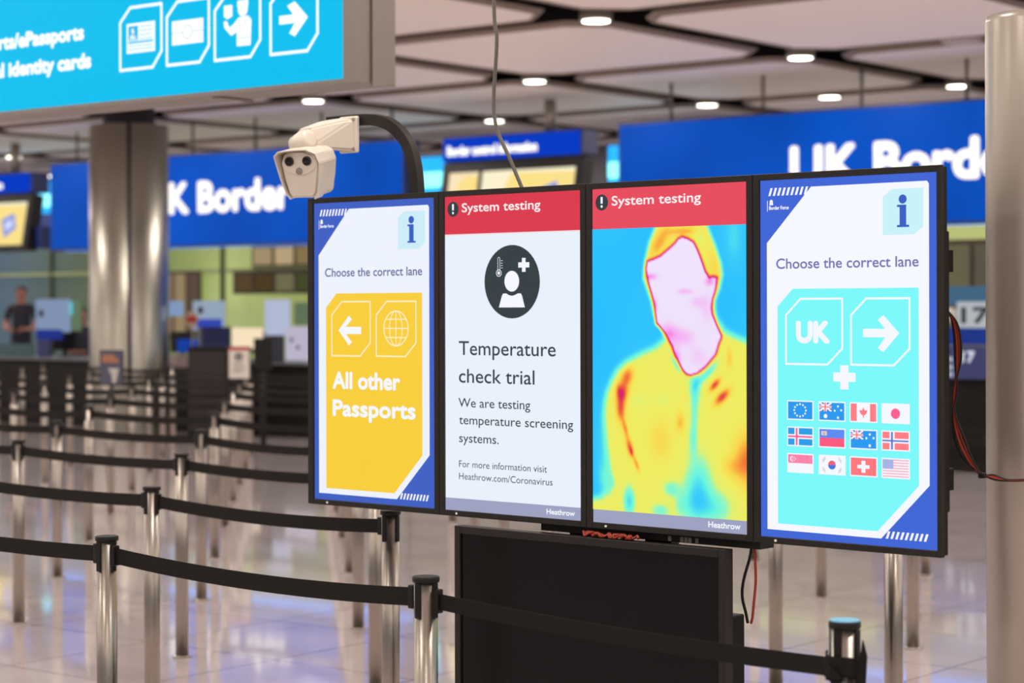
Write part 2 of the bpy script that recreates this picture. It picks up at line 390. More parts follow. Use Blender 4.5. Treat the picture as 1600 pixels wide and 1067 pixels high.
def flags(a):
    R, B1, B2, PKR, NV = px('ff7f86'), px('2f9bf0'), px('5f8df2'), px('ff5f93'), px('5f76cf')
    def cell(c, r): x0 = (.165, .348, .526, .703)[c]; y0 = (.6185, .6915, .7655)[r]; return x0, y0, x0+.142, y0+.0475
    a.up()
    for r in range(3):
        for c in range(4):
            x0, y0, x1, y1 = cell(c, r); a.rect(x0-.006, y0-.0033, x1+.006, y1+.0033, W)
    a.up()
    def fr(c, r):
        x0, y0, x1, y1 = cell(c, r); w, h = x1-x0, y1-y0
        return (lambda p, q, s, t, m: a.rect(x0+p*w, y0+q*h, x0+s*w, y0+t*h, m)), (lambda p, q, rad, m: a.disc(x0+p*w, y0+q*h, rad, m, 14)), (lambda P, m: a.poly([(x0+p*w, y0+q*h) for p, q in P], m))
    def jack(rc, ds, pl):
        rc(0, 0, .5, .5, NV); a.up()
        pl([(0,0),(.06,0),(.5,.44),(.5,.5),(.44,.5),(0,.06)], W); pl([(.5,0),(.5,.06),(.06,.5),(0,.5),(0,.44),(.44,0)], W); a.up()
        rc(.19, 0, .31, .5, W); rc(0, .18, .5, .32, W); a.up(); rc(.22, 0, .28, .5, R); rc(0, .215, .5, .285, R); a.l -= 3
    rc, ds, pl = fr(0, 0); rc(0,0,1,1,B1); a.up()
    for k in range(12): ds(.5+.24*math.cos(k*PI/6), .5+.36*math.sin(k*PI/6), .0028, W)
    a.l -= 1
    for c, r, st in ((1, 0, [(.25,.78,.006),(.75,.2,.003),(.62,.45,.003),(.88,.42,.003),(.75,.85,.0035)]), (2, 1, [(.75,.2,.0032),(.62,.42,.0032),(.9,.4,.0032),(.75,.84,.004)])):
        rc, ds, pl = fr(c, r); rc(0,0,1,1,B1); a.up(); jack(rc, ds, pl)
        for p, q, s in st: ds(p, q, s, W)
        a.l -= 1
    rc, ds, pl = fr(2, 0); rc(0,0,.24,1,R); rc(.76,0,1,1,R)
    pl([(.5,.2),(.55,.38),(.66,.36),(.62,.55),(.55,.66),(.52,.66),(.52,.8),(.48,.8),(.48,.66),(.45,.66),(.38,.55),(.34,.36),(.45,.38)], R)
    rc, ds, pl = fr(3, 0); ds(.5, .5, .0145, PKR)
    rc, ds, pl = fr(0, 1); rc(0,0,1,1,px('2f9fe8')); a.up(); rc(.27,0,.45,1,W); rc(0,.37,1,.63,W); a.up(); rc(.325,0,.395,1,PKR); rc(0,.45,1,.55,PKR); a.l -= 2
    rc, ds, pl = fr(1, 1); rc(0,0,1,.5,B2); rc(0,.5,1,1,px('ff5a80')); a.up(); rc(.08,.12,.3,.36,px('e8d8c8')); rc(.13,.18,.25,.34,px('b9a4a0')); a.l -= 1
    rc, ds, pl = fr(3, 1); rc(0,0,1,1,R); a.up(); rc(.27,0,.47,1,W); rc(0,.37,1,.63,W); a.up(); rc(.335,0,.405,1,NV); rc(0,.455,1,.545,NV); a.l -= 2
    rc, ds, pl = fr(0, 2); rc(0,0,1,.5,px('ff84ac')); a.up(); ds(.18,.25,.0078,W); a.up(); ds(.215,.25,.0066,px('ff84ac')); a.up()
    for k in range(5): ds(.26+.06*math.cos(k*2*PI/5), .25+.09*math.sin(k*2*PI/5), .0014, W)
    a.l -= 3
    rc, ds, pl = fr(1, 2); x0, y0, x1, y1 = cell(1, 2); cx, cy = (x0+x1)/2, (y0+y1)/2; n = 14
    a.poly([(cx+.0125*math.cos(PI+PI*i/n)/AW, cy+.0125*math.sin(PI+PI*i/n)/AH) for i in range(n+1)], px('f0607e'))
    a.poly([(cx+.0125*math.cos(PI*i/n)/AW, cy+.0125*math.sin(PI*i/n)/AH) for i in range(n+1)], px('3f7ae0'))
    g = px('b9bfd0')
    for p, q, s in ((.18,.2,1),(.82,.2,-1),(.18,.8,-1),(.82,.8,1)):
        for d in (-.05, 0, .05): pl([(p-.06, q+s*.09+d*1.4-.02), (p+.06, q-s*.09+d*1.4-.02), (p+.06, q-s*.09+d*1.4+.02), (p-.06, q+s*.09+d*1.4+.02)], g)
    rc, ds, pl = fr(2, 2); rc(0,0,1,1,px('ff7a80')); a.up(); rc(.42,.16,.58,.84,W); rc(.26,.40,.74,.60,W); a.l -= 1
    rc, ds, pl = fr(3, 2)
    for k in range(0, 13, 2): rc(0, k/13, 1, (k+.8)/13, px('ffa6ba'))
    a.up(); rc(0,0,.42,7/13,px('a9b4e6')); a.l -= 1
def header(a, red):
    a.rect(0, 0, 1, .1205, px(red)); a.up()
    a.disc(.064, .0405, .0245, px('3a4245'), 30); a.up(); a.rect(.057, .024, .071, .044, W); a.disc(.064, .0525, .0042, W, 12)
    a.text('System testing', .132, .715, .0515, .0285, px('fbeef0'), .0007); a.l -= 2
def trial_screen():
    a = Art(AW, AH); a.rect(0, 0, 1, 1, px('e9f1fc')).up(); header(a, 'dc3f50')
    a.rect(0, .1205, 1, .1245, px('f4dfe4')); a.rect(0, .961, 1, 1, px('9fa3c2'))
    a.text('Heathrow', .752, .952, .988, .0165, W, .0006)
    D = px('3a4448'); T = px('3f444c')
    a.disc(.505, .274, .1165, D, 48); a.up()
    a.rect(.580, .201, .606, .244, W); a.rect(.553, .2145, .633, .2305, W)
    a.line([(.402, .203), (.402, .240)], .0016, W); a.line([(.417, .203), (.417, .240)], .0016, W); a.ring(.4095, .2015, .0042, .0016, W, 10, a0=PI, a1=2*PI)
    for k in range(4): a.line([(.424, .208+k*.0075), (.438, .208+k*.0075)], .0014, W)
    a.ring(.4095, .2465, .0105, .0022, W, 18); a.disc(.4095, .2465, .0055, W, 12)
    a.disc(.505, .2725, .031, W, 24, ry=.033)
    a.poly([(.409, .354), (.432, .318), (.44, .311), (.465, .3105), (.485, .316), (.505, .318), (.525, .316), (.55, .3105), (.572, .311), (.58, .318), (.60, .354)], W); a.l -= 1
    a.text('Temperature', .105, .82, .5045, .044, T, .0004); a.text('check trial', .105, .668, .5925, .044, T, .0004)
    a.text('We are testing', .101, .637, .670, .0285, T, .0002); a.text('temperature screening', .106, .942, .7245, .0285, T, .0002); a.text('systems.', .106, .405, .782, .0285, T, .0002)
    a.text('For more information visit', .104, .756, .861, .021, T); a.text('Heathrow.com/Coronavirus', .104, .795, .900, .021, T)
    return a.mb
def thermal_frame():
    a = Art(AW, AH); a.rect(0, 0, 1, 1, px('9fa3c2')).up(); header(a, 'e84f60')
    a.text('Heathrow', .755, .955, .988, .0175, W, .0006); return a.mb
def thermal_image():
    nx, ny = 132, 196; x0, x1, t0, t1 = 0., 1., .1205, .9615
    gx = np.linspace(x0, x1, nx); gt = np.linspace(t0, t1, ny); X, T = np.meshgrid(gx, gt); PX, PT = X*AW, T*AH
    def sdf(poly):
        P = np.array(poly, float)*[AW, AH]; Q = np.roll(P, -1, 0); d = np.full(X.shape, 9.); ins = np.zeros(X.shape, bool)
        for (ax, ay), (bx, by) in zip(P, Q):
            dx, dy = bx-ax, by-ay; L = dx*dx+dy*dy+1e-12
            h = np.clip(((PX-ax)*dx+(PT-ay)*dy)/L, 0, 1)
            d = np.minimum(d, np.hypot(PX-ax-h*dx, PT-ay-h*dy))
            ins ^= ((ay > PT) != (by > PT)) & (PX < (bx-ax)*(PT-ay)/(by-ay+1e-12)+ax)
        return np.where(ins, d, -d)
    def st(s, a, b): t = np.clip((s-a)/(b-a), 0, 1); return t*t*(3-2*t)
    def blob(cx, cy, rx, ry, ang=0):
        dx, dy = (X-cx)*AW, (T-cy)*AH; c, s = math.cos(ang), math.sin(ang); u, v = c*dx+s*dy, -s*dx+c*dy
        return np.exp(-((u/rx)**2+(v/ry)**2))
    face = [(.367,.219),(.41,.213),(.455,.204),(.50,.187),(.548,.168),(.57,.155),(.595,.15),(.63,.155),(.669,.166),(.69,.185),(.71,.208),(.744,.253),(.767,.268),(.79,.266),(.817,.270),(.812,.29),(.806,.307),(.789,.333),(.783,.355),(.787,.374),(.818,.41),(.844,.436),(.84,.446),(.829,.457),(.807,.491),(.745,.527),(.69,.548),(.648,.554),(.62,.55),(.597,.539),(.56,.51),(.544,.498),(.527,.469),(.486,.438),(.427,.401),(.409,.343),(.395,.315),(.379,.29),(.362,.262),(.359,.24)]
    hair = [(.345,.27),(.35,.24),(.357,.216),(.384,.164),(.42,.125),(.45,.08),(.73,.08),(.755,.126),(.8,.178),(.836,.23),(.846,.262),(.828,.302),(.80,.335),(.80,.40),(.60,.42),(.43,.405),(.395,.335)]
    body = [(.50,.42),(.474,.454),(.42,.475),(.327,.494),(.23,.518),(.171,.542),(.13,.575),(.099,.609),(.085,.645),(.081,.679),(.088,.72),(.10,.80),(.115,.87),(.10,.905),(.06,.925),(-.1,.945),(-.1,1.1),(1.1,1.1),(1.1,.46),(.996,.455),(.92,.44),(.857,.424),(.80,.385),(.70,.38)]
    F = .02 + .05*np.clip(1-X/.12, 0, 1)*0 + .02*np.sin(9*X+4*T)*np.cos(7*T)
    F += .12*blob(.92, .16, .035, .09) + .10*blob(.07, .78, .035, .13) + .16*blob(.09, .87, .03, .05)
    fb = st(sdf(body), -.028, .022); F = F*(1-fb) + .47*fb
    fh = st(sdf(hair), -.016, .012); F = np.maximum(F, F*(1-fh) + .49*fh)
    F += fh*(1-fb)*(.13*blob(.45, .165, .05, .022, -.9) + .12*blob(.60, .135, .06, .012) + .05*blob(.8, .24, .02, .05) - .06*blob(.70, .15, .02, .03))
    # cooler folds of the clothing
    for cx, cy, rx, ry, g, k in ((.675,.575,.022,.055,0,.24),(.672,.66,.016,.07,0,.16),(.66,.74,.016,.05,0,.15),(.70,.86,.048,.085,0,.24),(.80,.93,.06,.05,0,.22),(.66,.93,.05,.07,0,.20),
                             (.555,.52,.010,.035,-.6,.20),(.755,.545,.012,.05,.85,.24),(.245,.93,.022,.045,0,.32),(.52,.885,.03,.024,0,.20),(.45,.95,.035,.02,0,.2),(.13,.88,.018,.03,0,.12),(.31,.63,.03,.02,0,.07),(.46,.625,.03,.02,0,.06),(.10,.85,.02,.07,0,.10),(.58,.93,.02,.03,0,.1)):
        F -= fb*k*blob(cx, cy, rx, ry, g)
    # warm patches
    for cx, cy, rx, ry, g, k in ((.235,.56,.022,.030,.5,.20),(.20,.61,.023,.032,.2,.26),(.175,.60,.010,.02,0,.08),(.19,.66,.018,.035,0,.22),(.22,.715,.010,.03,-.3,.17),(.25,.77,.013,.028,-.3,.22),(.262,.785,.006,.013,-.2,.12),(.295,.82,.008,.025,-.4,.16),
                             (.80,.578,.026,.011,-.75,.26),(.845,.612,.034,.014,-.7,.27),(.58,.69,.016,.03,0,.12),(.45,.745,.045,.06,0,.07),(1.0,.79,.045,.075,0,.20),(.90,.81,.04,.03,0,.08),(.89,.50,.012,.03,0,.10),(.62,.615,.012,.012,0,.05)):
        F += fb*k*blob(cx, cy, rx, ry, g)
    sf = sdf(face); ff = st(sf, -.011, .010); F = F*(1-ff) + .97*ff
    F -= ff*(.10*blob(.39,.265,.03,.012) + .085*blob(.42,.35,.012,.03) + .075*blob(.61,.309,.035,.010) + .05*blob(.68,.34,.03,.02) + .085*blob(.50,.43,.035,.035) + .07*blob(.60,.44,.05,.03) + .05*blob(.75,.36,.03,.06) + .10*blob(.77,.28,.02,.015) + .12*blob(.55,.505,.02,.03)+.05*blob(.70,.50,.05,.04))
    stops = [(0,(44,190,255)),(.10,(60,205,250)),(.22,(105,246,222)),(.32,(150,246,190)),(.40,(226,240,110)),(.48,(240,236,98)),(.56,(250,212,76)),(.63,(248,160,62)),(.70,(236,96,60)),(.76,(214,40,96)),(.82,(226,48,170)),(.88,(246,170,242)),(.94,(240,222,250)),(1,(238,234,252))]
    ks = [s for s, _ in stops]; F = np.clip(F, 0, 1)
    RGB = np.stack([np.interp(F, ks, [c[i] for _, c in stops]) for i in range(3)], -1)/255
    LIN = np.where(RGB <= .04045, RGB/12.92, ((RGB+.055)/1.055)**2.4)
    verts = np.stack([PX, np.full(X.shape, -.0016), (1-T)*AH], -1).reshape(-1, 3)
    idx = np.arange(nx*ny).reshape(ny, nx); q = np.stack([idx[:-1, :-1], idx[1:, :-1], idx[1:, 1:], idx[:-1, 1:]], -1).reshape(-1, 4)
    me = bpy.data.meshes.new('thermal_image'); me.from_pydata(verts.tolist(), [], q.tolist()); at = me.color_attributes.new('picture_tint', 'FLOAT_COLOR', 'POINT')
    at.data.foreach_set('color', np.concatenate([LIN.reshape(-1, 3), np.ones((nx*ny, 1))], 1).ravel())
    m = bpy.data.materials.new('heat_picture'); m.use_nodes = True; nt = m.node_tree; b = nt.nodes['Principled BSDF']
    b.inputs['Base Color'].default_value = (0, 0, 0, 1); b.inputs['Specular IOR Level'].default_value = 0
    v = nt.nodes.new('ShaderNodeAttribute'); v.attribute_name = 'picture_tint'; nt.links.new(v.outputs['Color'], b.inputs['Emission Color']); b.inputs['Emission Strength'].default_value = 1
    me.materials.append(m); o = bpy.data.objects.new('thermal_image', me); C.objects.link(o); return o
arts = [lambda: lane_screen('4463c4', 'f9cf40', .0050, 'other'), trial_screen, thermal_frame, lambda: lane_screen('4468d6', '7df9fb', .0058, 'uk')]
dl = ['tall portrait screen with yellow All other Passports panel, at the left end of the row',
      'portrait screen with red System testing header and Temperature check trial text',
      'portrait screen showing a colourful thermal picture of a person',
      'portrait screen with cyan UK lane panel and rows of small national flags']
for k in range(4):
    x = k*(AW+GAP)
    t = thing('display_screen', dl[k], 'screen', rig(x, 0, ZB), RIG_R, 'row of four portrait displays')
    s = arts[k]().build('screen', t, (0, 0, 0))
    if k == 2: ti = thermal_image(); ti.parent = s
    g = GAP/2 - .001; fr = MB(); zt = .0185; xr = g if k < 3 else .013; xl = g if k else .027
    for a, b, c, d in ((-xl, 0, -zt, AH+zt), (AW, AW+xr, -zt, AH+zt), (0, AW, AH, AH+zt), (0, AW, -zt, 0)):
        fr.box(a, b, -.007, .012, c, d, M_BEZEL, .0012)
    fr.build('bezel', t)
    ho = MB().box(-xl+.004, AW+xr-.004, .0121, .035, -zt+.004, AH+zt-.004, M_BLACK).box(.06, AW-.06, .035, .060, .12, AH-.12, M_BLACK, .008)
    if k == 3: ho.box(AW+xr-.06, AW+xr-.006, .0351, .052, .10, .86, M_BLACK, .003)
    ho.build('housing', t)
    MB().lathe([(.0035, 0), (.0035, .003)], px('d8d0c0'), 10, Matrix.Rotation(PI/2, 4, 'X')).build('indicator', t, (.055 if k else .07, -.0072, -.009))

# stand under the displays: a dark blank display on a plinth, with a mounting rail
SX0, SX1, SZ = .683, 1.737, 1.003
t = thing('display_stand', 'dark blank display panel on a plinth carrying the row of portrait screens', 'stand', rig(0, 0, 0), RIG_R)
fr = MB()
for a, b, c, d in ((SX0, SX0+.024, .03, SZ), (SX1-.012, SX1+.012, .03, SZ), (SX0+.024, SX1-.012, SZ-.024, SZ), (SX0+.024, SX1-.012, .03, .06)): fr.box(a, b, -.03, .010, c, d, M_BEZEL, .0015)
fr.build('bezel', t)
MB().box(SX0+.0241, SX1-.0121, -.022, .009, .0601, SZ-.0241, M_GLASSY).build('blank_screen', t)
MB().box(SX0+.03, SX1-.05, .0105, .05, .03, SZ-.03, M_BLACK).box(1.60, 1.70, .0601, .14, 0, .795, M_DARKBOX, .004).box(SX0+.035, 1.5999, .0601, .14, 0, .795, M_DARKBOX, .004).build('plinth', t)
rl = MB().box(1.0, 1.83, .03, .10, SZ+.002, ZB-.0186, M_BLACK)
for x in (.25, .86, 1.47, 2.08): rl.box(x-.03, x+.03, .0612, .11, 1.15, 2.0, M_BLACK)
rl.box(.05, 2.39, .111, .15, 1.20, 1.26, M_BLACK); rl.box(.05, 2.39, .111, .15, 1.80, 1.86, M_BLACK); rl.box(1.05, 1.15, .111, .15, .6, 1.86, M_BLACK); rl.box(1.35, 1.45, .111, .15, .6, 1.86, M_BLACK)
rl.build('mounting_rail', t)
sk = MB()
for x in (1.50, 1.545, 1.56, 1.575, 1.60): sk.box(x, x+.012, -.022+.05, .03, SZ+.004, SZ+.019, mat('connector_grey', (150, 140, 122), .4))
sk.build('connector', t)
ca = thing('cable_bundle', 'bunch of red cable lying on the stand under the thermal screen', 'cable', rig(0, 0, 0), RIG_R)
for k, (xa, xb) in enumerate(((1.21, 1.40), (1.20, 1.34), (1.27, 1.42), (1.31, 1.395))):
    P = [(xa + (xb-xa)*i/14, -.012+.010*math.sin(i*1.3+k*2), SZ+.010+.0055*math.sin(i*1.9+k)) for i in range(15)]
    MB().tube(smooth_curve(P, 4), .0042, M_RED, 6).build('loop', ca)
cr = thing('cable', 'thin red and black cables hanging down beside the dark blank panel', 'cable', rig(0, 0, 0), RIG_R)
MB().tube(smooth_curve([(1.780, .06, 1.02), (1.775, .06, .98), (1.752, .06, .91), (1.746, .06, .86), (1.752, .07, .81), (1.748, .085, .780)], 6), .0045, M_BLACK, 8).build('black_lead', cr)
MB().tube(smooth_curve([(1.788, .06, 1.02), (1.792, .06, .97), (1.794, .06, .91), (1.788, .06, .85), (1.772, .075, .80), (1.760, .085, .78)], 6), .0040, M_RED, 8).build('red_lead', cr)
cr = thing('cable', 'tangled red and black cables drooping from the flag screen to the grey pillar', 'cable', rig(0, 0, 0), RIG_R)
for k, (off, m) in enumerate(((0, M_RED), (.007, M_RED), (-.006, M_BLACK), (.010, M_BLACK))):
    P = [(2.36, .075, 1.72), (2.403, .10, 1.689), (2.419+off, .11, 1.642), (2.424+off, .11, 1.563), (2.419-off*.6, .11, 1.476), (2.413+off*.3, .11, 1.415), (2.426+off*1.4, .11, 1.346+off), (2.457+off, .11, 1.288+off*.6), (2.493, .115, 1.252-off*.4), (2.526, .12, 1.243+off*.6), (2.56, .14, 1.236), (2.60, .2, 1.236)]
    MB().tube(smooth_curve(P, 6), .0040, m, 6).build('red_lead' if m is M_RED else 'black_lead', cr)
MB().box(2.488, 2.505, .105, .125, 1.240, 1.254, M_BLACK, .002).build('clip', cr)
dc = thing('cable', 'thin grey power cable dropping from the ceiling to the trial screen', 'cable', rig(0, 0, 0), RIG_R)
MB().tube(smooth_curve([(.915, .10, 1.95), (.89, .10, 2.04), (.862, .10, 2.094), (.808, .10, 2.194), (.764, .10, 2.269), (.747, .10, 2.322), (.743, .10, 2.395), (.757, .10, 2.582), (.745, .10, 2.708), (.75, .10, 3.4), (.75, .10, 4.58)], 8), .0062, M_CABLE, 8).build('lead', dc)

# thermal camera on its bent arm
tc_ = thing('thermal_camera', 'white twin-lens camera on a black bent arm above the leftmost screen', 'camera', rig(0, 0, 0), RIG_R)
AY = .075
arm = [(.412, AY+.010, 1.90), (.412, AY+.010, 2.06), (.408, AY+.010, 2.14), (.396, AY+.01, 2.20), (.372, AY+.01, 2.255), (.335, AY+.005, 2.30), (.29, AY, 2.33), (.235, AY, 2.346), (.16, AY, 2.352), (.0, AY, 2.352)]
MB().tube(smooth_curve(arm, 8), (.0165, .019), M_BEZEL, square=True).build('arm', tc_)
br = MB()
br.box(.085, .172, AY-.040, AY-.0215, 2.238, 2.363, M_CAMW, .005)
br.hull([(.09, AY-.035, 2.36), (.16, AY-.035, 2.355), (.16, AY-.035, 2.245), (.10, AY-.035, 2.245), (-.005, AY-.15, 2.318), (.07, AY-.16, 2.318), (.0, AY-.16, 2.262), (.08, AY-.17, 2.252), (.05, AY-.09, 2.350)], M_CAMW, .006)
br.lathe([(.02, -.042), (.034, -.036), (.039, 0), (.034, .036), (.02, .042)], M_CAMW, 20, Matrix.Translation((.062, AY-.185, 2.268)) @ Matrix.Rotation(1.3, 4, 'Y'))
bo = br.build('bracket', tc_)
sc_ = MB()
for x, z in ((.160, 2.351), (.160, 2.250), (.098, 2.250)): sc_.lathe([(.006, 0), (.006, .004)], M_PLATE, 10, Matrix.Translation((x, AY-.040, z)) @ Matrix.Rotation(PI/2, 4, 'X'))
sc_.build('screw', bo)
# camera head: local -y is the viewing direction
H = Matrix.Translation((.105, AY-.20, 2.176)) @ Matrix.Rotation(.33, 4, 'Z') @ Matrix.Rotation(.20, 4, 'X') @ Matrix.Diagonal((.92, .95, .90, 1))
def head(mb, name, parent): 
    o = mb.build(name, parent); o.matrix_local = H; return o
oct_ = [(-.080, .03), (-.068, .062), (-.04, .078), (.045, .078), (.07, .064), (.080, .03), (.068, -.03), (.058, -.085), (.045, -.10), (-.045, -.10), (-.058, -.085), (-.068, -.03)]
hd = head(MB().prism(oct_, -.055, .075, M_CAMW, 'xz', .004), 'head', tc_)
pl = MB().prism([(x*.90, z*.93) for x, z in oct_], -.064, -.0551, M_CAMW, 'xz', .002)
pl.prism([(x*.96-.0, z*.4+.03) for x, z in [(.072*math.cos(a*PI/12), .105*math.sin(a*PI/12)) for a in range(24)]], -.070, -.0641, M_CAMW, 'xz', .001)
pl.build('faceplate', hd)
for x in (-.036, .036):
    l = MB().lathe([(.0175, 0), (.0175, .006), (.0145, .0085)], mat('lens_ring', (40, 36, 33), .3), 20, Matrix.Translation((x, -.0701, .040)) @ Matrix.Rotation(PI/2, 4, 'X')).build('lens', hd)
    MB().lathe([(.012, 0), (.006, .002), (.001, .0025)], M_LENS, 16, Matrix.Translation((x, -.0787, .040)) @ Matrix.Rotation(PI/2, 4, 'X')).build('glass', l)
MB().lathe([(.0135, 0), (.0125, .003), (.001, .004)], M_PLATE, 18, Matrix.Translation((.0, -.0701, .002)) @ Matrix.Rotation(PI/2, 4, 'X')).build('sensor', hd)
# hood: an open shell that reaches forward over the face and flares on the far side
hs = MB(); k = hs.mi(M_CAMW)
prof = [(-.052, -.105, .064), (-.066, -.085, .066), (-.080, -.03, .072), (-.084, .03, .088), (-.084, .064, .100), (-.060, .082, .112), (0, .086, .110), (.045, .085, .095), (.072, .066, .074), (.079, .03, .062), (.072, -.03, .060), (.062, -.086, .062), (.048, -.106, .064)]
inn = [(x*.955, z*.95, d-.002) for x, z, d in prof]
rows = [[hs.bm.verts.new((x, .0, z)) for x, z, d in [(p[0]*.985, p[1]*.985, 0) for p in prof]], [hs.bm.verts.new((x, -d, z)) for x, z, d in prof], [hs.bm.verts.new((x, -d, z)) for x, z, d in inn], [hs.bm.verts.new((x, 0., z)) for x, z, d in [(p[0]*.94, p[1]*.94, 0) for p in prof]]]
for a, b in zip(rows, rows[1:] + rows[:1]):
    for i in range(len(prof)-1):
        hs.bm.faces.new([a[i], a[i+1], b[i+1], b[i]]).material_index = k
hs.bm.faces.new([r[0] for r in rows]); hs.bm.faces.new([r[-1] for r in rows][::-1])
bmesh.ops.recalc_face_normals(hs.bm, faces=hs.bm.faces[:])
hs.build('hood', hd)

# ------------------------------------------------------------------ suspended cyan sign
SGV, SX, SY0, SY1 = 6.92, -11.6, 2.749, 3.75
t = thing('hanging_sign', 'large lit cyan hanging sign about ePassports and identity cards, at top left', 'sign', (SX, SGV, SY0))
SW, SH = -6.466-SX, SY1-SY0
a = Art(SW, SH, .0012); wt = px('f8fdff', 1.15)
def sx(u): return (u-SX)/SW
def sz(z): return (SY1-z)/SH
cy = bpy.data.materials.new('cyan_light_box'); cy.use_nodes = True; b_ = cy.node_tree.nodes['Principled BSDF']
b_.inputs['Specular IOR Level'].default_value = .05; b_.inputs['Base Color'].default_value = (0, 0, 0, 1); b_.inputs['Emission Color'].default_value = (*lin((2, 192, 240)), 1); b_.inputs['Emission Strength'].default_value = 1.0; b_.inputs['Roughness'].default_value = .3
a.rect(0, 0, 1, 1, cy).up()
def U(pts): return [(sx(u), sz(z)) for u, z in pts]
def tx(s, u0, u1, zb, cap, bold): a.text(s, sx(u0), sx(u1), sz(zb), cap/SH, wt, bold)
tx('and national identity cards', -9.505, -8.215, 2.928, .080, .0060)
tx('UK / EEA Passports/ePassports', -9.79, -8.27, 3.075, .080, .0060)
lw = .0145
def ibox(u0, u1, zt, zb): a.line(U([(u0, zt-.07), (u0+.075, zt), (u1, zt), (u1, zb+.075), (u1-.065, zb), (u0, zb)]), lw, wt, True)
ibox(-7.994, -7.690, 3.205, 2.898); ibox(-7.651, -7.354, 3.203, 2.898); ibox(-7.313, -7.006, 3.203, 2.896); ibox(-6.937, -6.634, 3.203, 2.895)
cyl = px('16b9ea')
a.rect(sx(-7.945), sz(3.125), sx(-7.737), sz(2.977), wt)
a.rect(sx(-7.614), sz(3.109), sx(-7.393), sz(2.992), wt)
a.poly(U([(-6.880, 3.070), (-6.790, 3.070), (-6.828, 3.113), (-6.779, 3.130), (-6.695, 3.050), (-6.779, 2.967), (-6.815, 2.985), (-6.780, 3.030), (-6.880, 3.030)]), wt)
a.disc(sx(-7.122), sz(3.128), .033, wt, 20, ry=.038); a.rect(sx(-7.158), sz(3.168), sx(-7.086), sz(3.138), wt)
a.poly(U([(-7.163, 2.952), (-7.070, 2.951), (-7.064, 3.070), (-7.085, 3.092), (-7.150, 3.088), (-7.186, 3.058), (-7.212, 3.045), (-7.232, 3.08), (-7.252, 3.076), (-7.246, 3.045), (-7.200, 3.005), (-7.163, 3.02)]), wt)
a.poly(U([(-7.250, 3.152), (-7.193, 3.152), (-7.193, 3.098), (-7.226, 3.086), (-7.250, 3.100)]), wt); a.up()
a.rect(sx(-7.932), sz(3.112), sx(-7.860), sz(3.040), cyl); a.disc(sx(-7.896), sz(3.088), .015, wt, 14); a.poly(U([(-7.924, 3.045), (-7.912, 3.072), (-7.880, 3.072), (-7.868, 3.045)]), wt)
for z in (3.105, 3.085, 3.065, 3.045): a.line(U([(-7.850, z), (-7.752, z)]), .004, cyl)
a.line(U([(-7.932, 3.030), (-7.752, 3.030)]), .010, cyl)
for z in (3.012, 2.996): a.line(U([(-7.932, z), (-7.752, z)]), .004, cyl)
a.line(U([(-7.613, 3.050), (-7.535, 3.050)]), .004, px('b8c8cc')); a.line(U([(-7.470, 3.050), (-7.394, 3.050)]), .004, px('b8c8cc')); a.ring(sx(-7.503), sz(3.050), .032, .005, px('b8c8cc'), 24)
a.line(U([(-7.155, 2.99), (-7.075, 2.99)]), .004, px('b8c8cc')); a.line(U([(-7.145, 3.02), (-7.085, 3.085)]), .004, px('b8c8cc'))
a.mb.build('light_panel', t)
ff = MB()
for q in ((-.03, 0, -.022, SH+.03), (SW, SW+.075, -.022, SH+.03), (0, SW, SH, SH+.03), (0, SW, -.022, 0)): ff.box(q[0], q[1], -.012, .03, q[2], q[3], M_SIGN, .002)
ff.build('frame', t)
hb = MB().box(-.025, SW+.07, .0301, .27, -.018, SH+.025, M_SIGN, .003); hb.box(SW+.07, SW+.082, .10, .19, -.03, SH+.03, M_SIGN, .002)
hb.box(SW-.9, SW-.86, .03, .27, -.028, -.019, M_SIGN)
hb.build('housing', t)
for x in (.6, 2.6, 4.5): MB().tube([(x, .15, SH+.03), (x, .15, ZC-SY0)], .018, M_SIGN, 10).build('drop_rod', t)

# ------------------------------------------------------------------ big blue border signs
def blue_face():
    m = bpy.data.materials.new('blue_light_box'); m.use_nodes = True; nt = m.node_tree; b = nt.nodes['Principled BSDF']; L = nt.links.new
    b.inputs['Base Color'].default_value = (0, 0, 0, 1); b.inputs['Specular IOR Level'].default_value = .05; b.inputs['Roughness'].default_value = .4
    b.inputs["Emission Color"].default_value = (*lin((0, 80, 192)), 1)
    tc = nt.nodes.new('ShaderNodeTexCoord'); n = nt.nodes.new('ShaderNodeTexNoise'); n.inputs['Scale'].default_value = .55
    r = nt.nodes.new('ShaderNodeMapRange'); r.inputs[1].default_value = .3; r.inputs[2].default_value = .7; r.inputs[3].default_value = .76; r.inputs[4].default_value = 1.12
    L(tc.outputs['Object'], n.inputs['Vector']); L(n.outputs['Fac'], r.inputs[0]); L(r.outputs[0], b.inputs['Emission Strength']); return m
M_BLUE = blue_face()
M_BLUEBOX = mat('blue_box_side', (24, 40, 100), .4)
